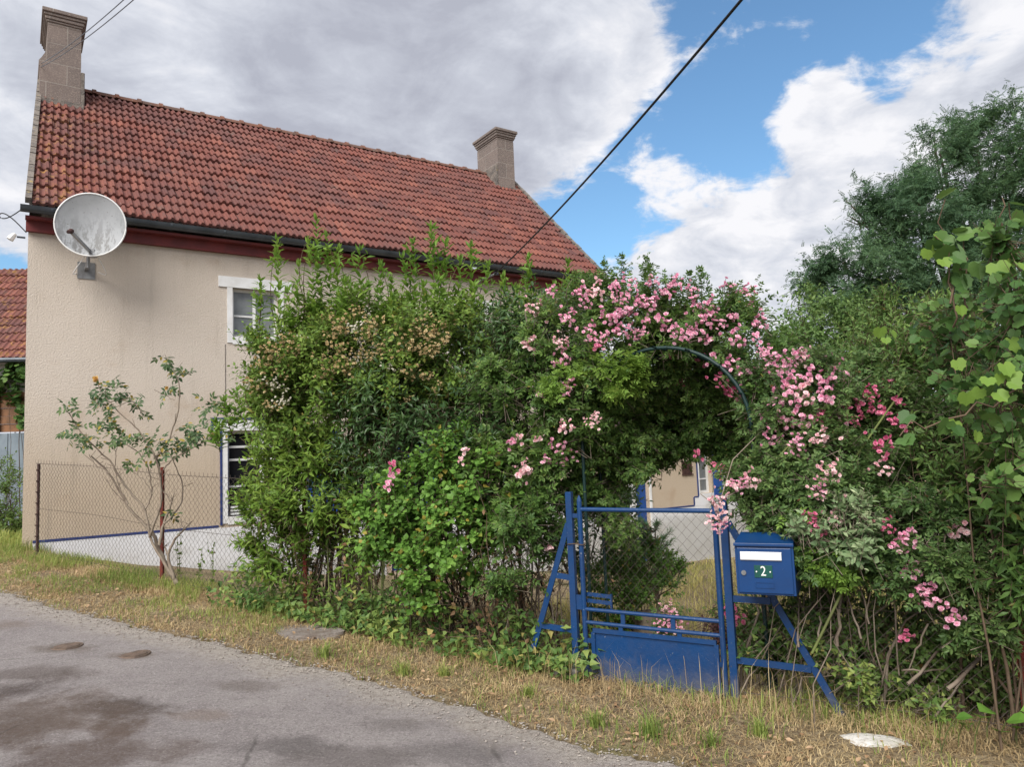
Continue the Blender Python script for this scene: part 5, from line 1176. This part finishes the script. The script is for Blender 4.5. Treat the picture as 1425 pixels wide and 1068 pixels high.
# ------------------------------------------------------------------ rose bush before the wall
wr_ = thing('rose_bush', 'sparse leggy rose bush with one yellow flower before the beige wall', 'rose bush', P(246, 809, 7.9))


def z3(x, y): return x / 2.886, 460 + y / 2.886


SP = [([(712, 1020), (672, 950), (640, 880), (615, 820), (560, 760), (515, 710), (440, 575), (365, 505)], .026), ([(690, 985), (600, 840), (585, 720), (510, 640), (440, 520), (335, 425), (262, 315)], .016), ([(700, 1000), (672, 900), (700, 840), (740, 800), (772, 765)], .018), ([(640, 860), (655, 780), (690, 690), (700, 655)], .017),
      ([(600, 835), (650, 690), (640, 570), (625, 510), (560, 400), (500, 350), (440, 290), (390, 215)], .013), ([(640, 560), (625, 515), (680, 440), (715, 330), (725, 230), (700, 160), (662, 100)], .011), ([(655, 560), (690, 520), (760, 480), (850, 435), (890, 400)], .008), ([(585, 720), (612, 660), (600, 560), (560, 490), (470, 440)], .010), ([(660, 780), (730, 700), (738, 620), (700, 530), (650, 440)], .010), ([(515, 700), (480, 640), (460, 560), (470, 470)], .009), ([(440, 575), (380, 540), (360, 500)], .006), ([(690, 690), (650, 640), (648, 560)], .008), ([(612, 660), (580, 600), (520, 560)], .007), ([(440, 290), (520, 270), (570, 330)], .006), ([(700, 280), (660, 260), (650, 255)], .004), ([(715, 175), (770, 175)], .004), ([(672, 900), (660, 870), (672, 860)], .01), ([(740, 800), (725, 770)], .006), ([(515, 705), (450, 640), (430, 600)], .006)]
m = MB(); nodes = []
for path, r_ in SP:
    Yo = 8.05 + rng.normal(0, .10); p = np.array([P(*z3(*q), 7.95 + (Yo - 7.95) * min(1, i / 2)) for i, q in enumerate(path)]); kk = np.linspace(0, len(p) - 1, len(p) * 4); pi = np.stack([np.interp(kk, np.arange(len(p)), p[:, c]) for c in range(3)], -1); pi[1:-1] = (pi[:-2] + 2 * pi[1:-1] + pi[2:]) / 4
    m.tubes(pi + rng.normal(0, .004, pi.shape), np.linspace(r_, max(.0035, r_ * .3), len(pi)), 7)
    for i in range(len(pi) // 3, len(pi)):
        if rng.random() < .35: m.tubes(np.array([pi[i], pi[i] + np.array([rng.normal(0, .07), rng.normal(0, .05), rng.uniform(.02, .10)])]), .003, 4)
m.build('branches', M['greybark'], wr_, smooth=True)
m = MB()
for x_, y_, sp_r, n_ in [(280, 310, 30, 9), (290, 390, 30, 8), (390, 240, 30, 10), (470, 240, 35, 12), (530, 280, 35, 12), (575, 340, 20, 7), (440, 360, 30, 10), (390, 430, 45, 15), (470, 420, 35, 12), (510, 450, 25, 8), (610, 460, 35, 12), (640, 450, 25, 8), (690, 470, 30, 10), (760, 400, 40, 14), (800, 430, 35, 12), (850, 310, 30, 12), (550, 520, 25, 6), (670, 115, 20, 6), (715, 165, 28, 9), (760, 175, 15, 4), (675, 250, 25, 7), (890, 400, 35, 12), (340, 440, 30, 8), (730, 470, 30, 9), (280, 440, 14, 4), (430, 300, 30, 8), (600, 420, 25, 5), (690, 740, 15, 4), (820, 320, 20, 6), (400, 300, 25, 7)]:
    c = np.array([P(*z3(x_ + rng.normal(0, sp_r * .5), y_ + rng.normal(0, sp_r * .5)), 8.05 + rng.normal(0, .12)) for _ in range(n_)]); m.leaves(T_ROSE, c, rng.normal(0, 1, c.shape) + (0, -.3, -.2), rng.normal(0, .5, c.shape) + (0, -.5, .8), rng.uniform(.11, .165, n_))
m.build('foliage', M['lf_wallrose'], wr_)
M['yellow_petal'] = leafmat('yellow_petal', [(0, (.55, .36, .08)), (1, (.78, .60, .28))]); yf = blossom_cluster(3, .02, .035, 5).build('flower', M['yellow_petal']); yf.parent = wr_; yf.location = Vector(P(*z3(388, 195), 7.98)) - Vector(LOCS['rose_bush'])
yf2 = blossom_cluster(2, .015, .02, 6).build('flower', M['yellow_petal']); yf2.parent = wr_; yf2.location = Vector(P(*z3(668, 232), 8.0)) - Vector(LOCS['rose_bush'])
# weeds standing before the white base
for px, py, hgt, lab in ((250, 808, .55, 'tall thin weed beside the rose trunk before the white wall base'), (296, 806, .62, 'taller branching dry weed before the white wall base'), (275, 808, .4, 'short weed between the rose trunk and the hedge')):
    b = base_at(px, .25); w_ = thing('weed', lab, 'weed', b); m, lf = MB(), MB()
    for j in range(3):
        e_ = b + np.array([rng.normal(0, .06), rng.normal(0, .04), hgt * rng.uniform(.7, 1)]); ts = np.linspace(0, 1, 6)[:, None]; p = b + ts * (e_ - b) + rng.normal(0, .008, (6, 3)); m.tubes(p, np.linspace(.004, .002, 6), 4); q = p[rng.integers(1, 6, 14)]; lf.leaves(T_OVAL, q, rng.normal(0, 1, (14, 3)) + (0, 0, .6), rng.normal(0, 1, (14, 3)), rng.uniform(.02, .05, 14))
    m.build('stalks', M['greencane'], w_); lf.build('foliage', M['lf_cream'], w_)

# ------------------------------------------------------------------ inside the garden
gm_l = mklobes([(885, 795, 7.4, 42, 34, .5), (905, 785, 7.8, 30, 24, .4), (860, 820, 7.0, 30, 40, .4)])
shrub('ground_cover_mound', 'low mound of small bright leaves behind the gate mesh', 'shrub', [np.array([*P(880, 830, 7.4)[:2], H(*P(880, 830, 7.4)[:2])])], gm_l, T_ROUND, M['lf_currant'], 900, 8, .035, .12, nst=12, r0=.006, depth=.1)
q = P(905, 845, 6.9); q[2] = H(q[0], q[1]); stp = thing('tree_stump', 'old grey tree stump below the mound behind the gate', 'tree stump', q); m = MB(); an4 = np.linspace(0, 2 * math.pi, 25); X = np.zeros((7, 25, 3))
for i, (h_, r_) in enumerate(((-.1, .24), (.05, .20), (.15, .17), (.3, .155), (.40, .15), (.44, .13), (.44, .001))): X[i] = q + np.stack([r_ * np.cos(an4) * (1 + .1 * np.sin(5 * an4)), r_ * np.sin(an4) * (1 + .1 * np.sin(5 * an4 + 1)), np.full(25, h_)], -1)
m.grid(X[:, ::-1]).build('trunk', M['greybark'], stp, smooth=True)


def conifer(px, py, Y, h_, r_, lab):
    b = P(px, py, Y); b[2] = H(b[0], b[1]); c = thing('young_pine', lab, 'pine', b); m, lf = MB(), MB(); m.tubes(np.array([b - (0, 0, .1), b + (0, 0, h_ * .5), b + (.02, 0, h_)]), np.array([.03, .02, .006]), 6)
    for k in range(46):
        z_ = h_ * rng.uniform(.12, .98); L = r_ * (1.1 - z_ / h_) + .12; a = rng.uniform(0, 6.28); p0 = b + (0, 0, z_); p1 = p0 + np.array([math.cos(a) * L, math.sin(a) * L, L * .75]); m.tubes(np.array([p0, (p0 + p1) / 2 + (0, 0, -.04), p1]), np.array([.010, .007, .004]), 4)
        n_ = 90; tt = rng.uniform(.3, 1.03, n_)[:, None]; q_ = p0 + tt * (p1 - p0); D = unit(p1 - p0) * .8 + rng.normal(0, .5, (n_, 3)); lf.leaves(small(.035), q_, D, rng.normal(0, 1, (n_, 3)), rng.uniform(.06, .11, n_))
    m.build('trunk', M['bark'], c); lf.build('needles', M['lf_pine'], c)


conifer(912, 778, 10.2, 1.25, .34, 'young pine against the wing wall, seen over the gate')
conifer(872, 780, 9.2, 1.2, .45, 'bushier young pine at the left inside the arch')
th_l = mklobes([(838, 740, 7.8, 40, 60, .5), (850, 690, 8.6, 40, 50, .5)])
shrub('garden_shrub', 'dark shrub filling the left of the gate opening', 'shrub', [np.array([*P(835, 800, 7.8)[:2], H(*P(835, 800, 7.8)[:2])])], th_l, T_OVAL, M['lf_dark'], 420, 8, .06, .2, nst=12, r0=.008)
pk_l = mklobes([(930, 858, 5.9, 16, 22, .12), (1018, 856, 5.4, 14, 20, .1)]); pk, _ = shrub('low_rose', 'low pink garden rose just behind the gate bars', 'rose bush', [np.array([*P(930, 880, 5.9)[:2], H(*P(930, 880, 5.9)[:2])])], pk_l, T_ROSE, M['lf_rose'], 60, 4, .07, .12, nst=6, r0=.004)
put_clusters(pk, pk_l, [(928, 850, 'pale_pink_b', .7), (935, 862, 'pink_b', .7), (925, 872, 'pink_b', .7), (1018, 848, 'deep_pink_b', .6), (1022, 860, D_), (940, 875, L_)], 5.9)
rd_l = mklobes([(1035, 880, 5.6, 40, 22, .25), (1000, 870, 5.9, 30, 16, .2)]); shrub('purple_ground_plant', 'patch of small purplish leaves behind the right gate post', 'plant', [np.array([*P(1035, 890, 5.6)[:2], H(*P(1035, 890, 5.6)[:2])])], rd_l, T_OVAL, leafmat('purple_leaf', [(0, (.04, .02, .025)), (.5, (.09, .045, .05)), (1, (.15, .10, .08))]), 200, 7, .035, .12, nst=6, r0=.004)

# ------------------------------------------------------------------ trees beyond
def tree(name, lab, base, lobes, T, mat, ntw, k, size, tl, r0, tr_top, nbr=26, depth=.2, inner=.15, group=None):
    root = thing(name, lab, 'tree', base); lv_, tw = MB(), MB(); p, o_ = sample(lobes, ntw, depth, inner=inner); twig_leaves(lv_, T, p, o_, k, size, tl, up=.15, tw=None, upl=.9)
    b = np.array(base, float); top = b + np.array(tr_top); fork = b + (top - b) * .42
    tw.tubes(np.array([b - (0, 0, .3), b + (top - b) * .2 + (.05, 0, 0), fork]), np.array([r0 * 1.25, r0, r0 * .8]), 10)
    ps, rs_ = [], []
    for i in range(nbr):
        c, r = lobes[i % len(lobes)]; e_ = c + r * unit(rng.normal(size=3)) * rng.uniform(0, .5); st_ = b + (top - b) * rng.uniform(.3, .5); ts = np.linspace(0, 1, 8)[:, None]; mid = st_ + (e_ - st_) * np.array([.3, .3, .65]); ps.append((1 - ts) ** 2 * st_ + 2 * ts * (1 - ts) * mid + ts ** 2 * e_ + rng.normal(0, .05, (8, 3)) * ts); rs_.append(np.linspace(1, .15, 8) * r0 * rng.uniform(.25, .6))
    n0 = len(ps)
    for i in range(nbr * 5):
        st_ = ps[rng.integers(n0)][rng.integers(3, 8)]; c, r = lobes[rng.integers(len(lobes))]; e_ = st_ + unit(rng.normal(size=3) + (0, 0, .3)) * r.mean() * rng.uniform(.3, .7); ts = np.linspace(0, 1, 8)[:, None]; ps.append(st_ + ts * (e_ - st_) + rng.normal(0, .03, (8, 3)) * ts); rs_.append(np.linspace(1, .25, 8) * r0 * .12)
    tw.tubes(np.array(ps), np.array(rs_), 6); lv_.build('crown', mat, root); tw.build('trunk', M['bark'], root, smooth=True)


bt_l = mklobes([(1345, 235, 21, 70, 62, 2.0), (1300, 300, 20.5, 78, 62, 2.0), (1400, 290, 21, 75, 80, 2.2), (1240, 325, 20, 52, 45, 1.4), (1215, 385, 19.5, 62, 40, 1.5), (1290, 390, 20, 70, 50, 1.8), (1170, 410, 19.5, 40, 34, 1.2), (1205, 300, 20, 26, 26, .8), (1390, 390, 20.5, 80, 50, 1.8), (1150, 445, 19.5, 36, 30, 1.2), (1310, 220, 21, 45, 40, 1.5), (1265, 265, 20.5, 30, 30, 1.), (1470, 300, 21.5, 70, 110, 2.2), (1430, 210, 21.5, 50, 45, 1.6), (1240, 430, 19.5, 60, 40, 1.4), (1180, 375, 19.5, 44, 34, 1.2)])
bb = P(1345, 640, 21); bb[2] = H(bb[0], bb[1]); tree('tall_tree', 'tall dark feathery tree rising at the right against the clouds', bb, bt_l, T_FROND, M['lf_tree'], 3500, 6, .36, .8, .30, P(1350, 250, 21) - bb, nbr=34, depth=.24)
st_l = mklobes([(1120, 460, 13, 42, 52, .9), (1160, 480, 13, 50, 55, 1.), (1095, 500, 12.5, 40, 40, .8), (1200, 490, 12.5, 50, 55, .9), (1110, 425, 13.2, 22, 26, .5), (1240, 500, 12, 50, 50, .8), (1150, 540, 12, 70, 50, .9), (1075, 540, 12, 30, 40, .6)])
bb = P(1150, 640, 13); bb[2] = H(bb[0], bb[1]); tree('fruit_tree', 'small pale green fruit tree behind the right end of the rose', bb, st_l, T_OVAL, M['lf_tree2'], 1700, 8, .10, .45, .09, P(1150, 430, 13) - bb, nbr=20)
hz_l = mklobes([(1300, 560, 12, 90, 80, 1.0), (1400, 560, 12, 90, 80, 1.), (1480, 560, 12, 70, 100, 1.), (1220, 590, 11.5, 60, 60, .8)])
bb = P(1340, 660, 12); bb[2] = H(bb[0], bb[1]); tree('hedge_tree', 'bushy green tree standing behind the loose shrub and vine', bb, hz_l, T_OVAL, M['lf_mid'], 1300, 8, .12, .5, .1, P(1340, 520, 12) - bb, nbr=16)
bk_l = mklobes([(1035, 560, 10.5, 60, 62, .8), (960, 540, 11, 60, 62, .8), (1090, 600, 9.5, 50, 60, .7)])
bb = P(1060, 700, 10.5); bb[2] = H(bb[0], bb[1]); tree('garden_tree', 'dense dark garden tree behind the rose arch', bb, bk_l, T_OVAL, M['lf_dark'], 1300, 8, .10, .4, .08, P(1020, 560, 10.5) - bb, nbr=14)

# the hedge and the trees go on beyond the picture's right edge
ro_l = mklobes([(1560, 700, 4.6, 110, 150, .6), (1700, 720, 4.4, 110, 140, .6), (1850, 700, 4.4, 120, 150, .6)])
shrub('hedge_shrub', 'leafy hedge shrub carrying on past the vine at the far right', 'shrub', [base_at(1560, .6), base_at(1700, .6)], ro_l, T_LANCE, M['lf_mid'], 1300, 8, .085, .3, bark='bark', nst=20, r0=.014)
for px, Y, lab in ((1650, 14, 'broad bushy tree in the garden past the right edge, nearer one'), (2050, 16, 'broad bushy tree in the garden past the right edge, farther one')):
    bq = P(px, 640, Y); bq[2] = H(bq[0], bq[1]); tl_ = mklobes([(px - 90, 560, Y, 130, 120, 1.6), (px + 90, 570, Y, 130, 130, 1.6), (px, 470, Y, 120, 110, 1.5), (px, 620, Y, 200, 70, 1.6)]); tree('bushy_tree', lab, bq, tl_, T_OVAL, M['lf_tree2'], 800, 8, .17, .6, .12, P(px, 480, Y) - bq, nbr=14)

# ------------------------------------------------------------------ neighbour's barn and its hedge on the far left
bo = P(20, 504, 18.5); barn = thing('barn', 'old neighbouring barn with red tiles, orange planks and blue-grey metal sheets', 'barn', (bo[0] + 3.3, bo[1], 0), math.radians(8)); bez = bo[2]
z_m = P(20, 603, 18.5)[2]; z_w = P(20, 549, 18.5)[2]; z_r = P(20, 374, 20.4)[2]
m = MB(); m.box((-9, .0, z_w), (1.2, .2, bez)); m.quads([(1.2, .2, -.5), (1.2, 5, -.5), (1.2, 5, bez), (1.2, 2.6, z_r), (1.2, .2, bez)], [(0, 1, 2, 3, 4)]); m.build('wall', M['limewash'], barn, world=False)
m = MB()
for k in range(5): m.box((-9, -.05 - .02 * (k % 2), z_m + (z_w - z_m) * k / 5 + .005), (1.2, -.01, z_m + (z_w - z_m) * (k + 1) / 5))
for x_ in np.arange(-8.4, 1.2, 1.25): m.box((x_, -.13, z_m), (x_ + .1, -.072, z_w + .1))
m.build('planks', M['barnwood'], barn, world=False)
m = MB()
for k in range(26): m.box((-9 + k * .392, -.07 + .014 * (k % 2), .0), (-9 + k * .392 + .386, -.01, z_m - .03))
m.build('metal_sheets', M['barnmetal'], barn, world=False)
bsl = np.array([0, 2.6 + .35, z_r - bez]); bl_ = np.linalg.norm(bsl); bsd = bsl / bl_; m = tile_roof(-9.2, 1.3, (0, -.35, bez - .03), bsd, np.array([0, -bsd[2], bsd[1]]), bl_, cw=.30, cl=.36, seed=8); m.quads([(-9.2, 5.3, bez - .05), (1.3, 5.3, bez - .05), (1.3, 2.6, z_r - .02), (-9.2, 2.6, z_r - .02)], [(1, 0, 3, 2)]); m.build('roof', M['tile'], barn, world=False)
m = MB(); m.tubes(np.array([(-9.2, -.42, bez - .07), (1.3, -.42, bez - .07)]), .06, 8); m.build('gutter', M['zinc'], barn, world=False)
bv = mklobes([(14, 530, 18.1, 14, 18, .3), (30, 520, 18.1, 12, 20, .3), (34, 560, 18.1, 8, 26, .25)]); bbv = P(28, 660, 18.0); bbv[2] = H(bbv[0], bbv[1])
shrub('wall_creeper', 'green creeper hanging on the neighbouring barn wall', 'climbing plant', [bbv], bv, T_VINE, M['lf_vine'], 130, 4, .17, .4, nst=6, r0=.012)
bh = mklobes([(2, 690, 14.2, 34, 44, .8), (28, 700, 14, 24, 40, .7), (-40, 690, 14.5, 40, 50, .8)]); bbh = P(10, 735, 14); bbh[2] = H(bbh[0], bbh[1])
shrub('clipped_bush', 'green bush standing before the barn at the left edge', 'bush', [bbh], bh, T_OVAL, M['lf_mid'], 800, 8, .07, .25, nst=10, r0=.012)

# ------------------------------------------------------------------ grass
def blades(m, s, n, hgt, wid, lean=.5):
    k = len(s); x_, y_ = xy(s, n); b = np.stack([x_, y_, H(x_, y_) - .01], -1); a = rng.uniform(0, 6.283, k); d = np.stack([np.cos(a), np.sin(a), np.zeros(k)], -1); w_ = np.stack([-np.sin(a), np.cos(a), np.zeros(k)], -1)
    L = (lean * rng.uniform(.1, 1.4, k) * hgt)[:, None]; mdp = b + d * L * .3 + np.array([0, 0, 1.]) * (hgt * .62)[:, None]; tp = b + d * L + np.array([0, 0, 1.]) * (hgt * rng.uniform(.75, 1., k))[:, None]; w2 = w_ * (wid / 2)[:, None]
    V = np.stack([b - w2, b + w2, mdp + w2 * .8, mdp - w2 * .8, tp], 1).reshape(-1, 3); i = np.arange(k) * 5
    L_ = np.stack([i, i + 1, i + 2, i + 3, i + 3, i + 2, i + 4], -1).ravel(); return m.add(V, L_, np.tile([4, 3], k))


def scatter(n_, s0, s1, keep):
    s = rng.uniform(s0, s1, n_); e_ = edge(s); n = e_ + rng.random(n_) * (.35 - e_); k = rng.random(n_) < keep(s, n, n - e_); return s[k], n[k]


m = MB()
patch_ = lambda s, n, f, sd: nz(s, n, f, sd) * .5 + .5
s, n = scatter(150000, -3.2, 11, lambda s, n, e_: (.25 + .75 * patch_(s, n, 1.6, 2.)) * np.clip(e_ / .10, .10, 1)); blades(m, s, n, rng.uniform(.012, .042, len(s)) * (1 + .7 * (n > -.35)), rng.uniform(.003, .006, len(s)), 1.9)
s, n = scatter(6000, -3.2, 11, lambda s, n, e_: np.clip((n + .5) / .5, 0, 1) * patch_(s, n, 2.1, 4.)); blades(m, s, n, rng.uniform(.06, .20, len(s)), rng.uniform(.0018, .004, len(s)), .7)
tag(m.build('dry_grass', M['dry']), 'dry straw-coloured grass along the verge', 'grass', kind='stuff')
m = MB()
s, n = scatter(60000, -3.2, 11, lambda s, n, e_: np.clip(.15 + np.clip((s - 1.6) / 3., 0, .58) * np.clip((e_ - .25) / .4, 0, 1) + .35 * np.clip((n + .35) / .35, 0, 1), 0, 1) * (patch_(s, n, 1.7, 6.) > .42)); blades(m, s, n, rng.uniform(.03, .10, len(s)) * (1 + .7 * (n > -.3)), rng.uniform(.003, .006, len(s)), .9)
s = rng.uniform(6.5, 14, 22000); n = rng.uniform(-.1, 7, 22000); k = s > 8.15 + n * .15; blades(m, s[k], n[k], rng.uniform(.08, .26, k.sum()), rng.uniform(.006, .012, k.sum()), .6)
tag(m.build('green_grass', M['green_grass']), 'green grass mixed into the verge before the fence', 'grass', kind='stuff')
# garden grass seen through the gate
m = MB(); s = rng.uniform(-6, 3, 30000); n = rng.uniform(1.0, 12, 30000); k = rng.random(30000) < .4 + .6 * patch_(s, n, .9, 1.); blades(m, s[k], n[k], rng.uniform(.08, .24, k.sum()), rng.uniform(.006, .012, k.sum()), .8)
s = rng.uniform(-5, 1, 1800); n = rng.uniform(7.5, 11.5, 1800); blades(m, s, n, rng.uniform(.2, .6, 1800), rng.uniform(.008, .02, 1800), .5)
tag(m.build('garden_grass', leafmat('yellowing_grass_blade', [(0, (.12, .14, .035)), (.5, (.26, .24, .08)), (1, (.42, .35, .16))], nscale=.6)), 'yellowing unmown grass in the garden', 'grass', kind='stuff')
# ivy strip along the hedge foot
m = MB(); k = 5200; s = rng.uniform(-.1, 4.0, k); n = rng.uniform(-.28, .25, k); keep = rng.random(k) < np.clip(patch_(s, n, 1.5, 9.) + .15, .1, 1); s, n = s[keep], n[keep]; p = SN(s, n); p[:, 2] += rng.uniform(.02, .17, len(s)) * (1 + (n > -.1)); m.leaves(T_IVY, p, rng.normal(0, .8, p.shape) + (0, -.4, -.1), rng.normal(0, .4, p.shape) + (0, -.3, 1), rng.uniform(.04, .075, len(s)))
tag(m.build('ivy_strip', M['lf_ivy']), 'yellow-green ivy creeping along the foot of the hedge', 'ivy', kind='stuff')
# seed-headed stalks before the gate and single green tufts
m = MB(); k = 90; s = rng.uniform(-1.6, .5, k); n = rng.uniform(-.45, -.06, k); blades(m, s, n, rng.uniform(.18, .42, k), rng.uniform(.0022, .004, k), .45)
tag(m.build('tall_grass', M['dry']), 'thin tall grass stalks before the blue gate panel', 'grass', kind='stuff')
for px, py, sz, lab in ((450, 916, 1., 'green grass tuft at the road edge below the hedge'), (560, 940, .9, 'green grass tuft on the verge left of the gate'), (618, 942, .8, 'small green tuft in the straw left of the gate'), (905, 1028, 1.2, 'large green tuft at the road edge below the gate'), (830, 1015, 1., 'flat green weed at the road edge left of the biggest tuft'), (1060, 1025, 1., 'green weed in the dry grass below the letterbox'), (1235, 985, 1.3, 'grass clump above the white stone'), (735, 970, .8, 'weak tuft in the dry verge before the left gate brace'), (990, 1040, .8, 'low weed in the straw in front of the right gate post'), (640, 905, .7, 'little tuft near the ivy at the hedge foot')):
    q = G(px, py); s0, n0 = sn(q[0], q[1]); m = MB(); k = int(90 * sz); rr_ = np.abs(rng.normal(0, .05 * sz, k)); a = rng.uniform(0, 6.28, k); blades(m, s0 + rr_ * np.cos(a), n0 + rr_ * np.sin(a), rng.uniform(.06, .15, k) * sz, rng.uniform(.004, .008, k), .9); tag(m.build('grass_tuft', M['green_grass']), lab, 'grass tuft', 'green tufts on the verge')
# loose grit and dead leaves at the road's edge
m = MB(); k = 2600; s = rng.uniform(-2.5, 9, k); n = edge(s) - np.abs(rng.normal(0, .16, k)) + .05; p = SN(s, n); p[:, 2] += .010; r_ = rng.uniform(.003, .011, k)
ico = np.array([(1, 0, 0), (-1, 0, 0), (0, 1, 0), (0, -1, 0), (0, 0, .7), (0, 0, -.7)]); V = p[:, None] + ico[None] * r_[:, None, None] * rng.uniform(.6, 1.3, (k, 6, 1)); f_ = np.array([(0, 2, 4), (2, 1, 4), (1, 3, 4), (3, 0, 4), (2, 0, 5), (1, 2, 5), (3, 1, 5), (0, 3, 5)])
m.quads(V.reshape(-1, 3), (np.arange(k)[:, None, None] * 6 + f_[None]).reshape(-1, 3)); tag(m.build('loose_gravel', plain('grit_stone', (.34, .31, .28), (.18, .155, .14), 25, .95, .1)), 'loose gravel crumbs along the broken road edge', 'gravel', kind='stuff')
m = MB(); k = 1500; s = rng.uniform(-2.8, 8, k); n = edge(s) + rng.random(k) * (.1 - edge(s)); p = SN(s, n); p[:, 2] += rng.uniform(.012, .04, k); m.leaves(T_OVAL, p, rng.normal(0, 1, p.shape) * (1, 1, .2), rng.normal(0, .3, p.shape) + (0, 0, 1), rng.uniform(.02, .045, k)); tag(m.build('leaf_litter', leafmat('brown_litter_leaf', [(0, (.10, .06, .035)), (.5, (.24, .15, .085)), (1, (.42, .31, .20))])), 'scattered brown leaf litter on the verge', 'leaf litter', kind='stuff')
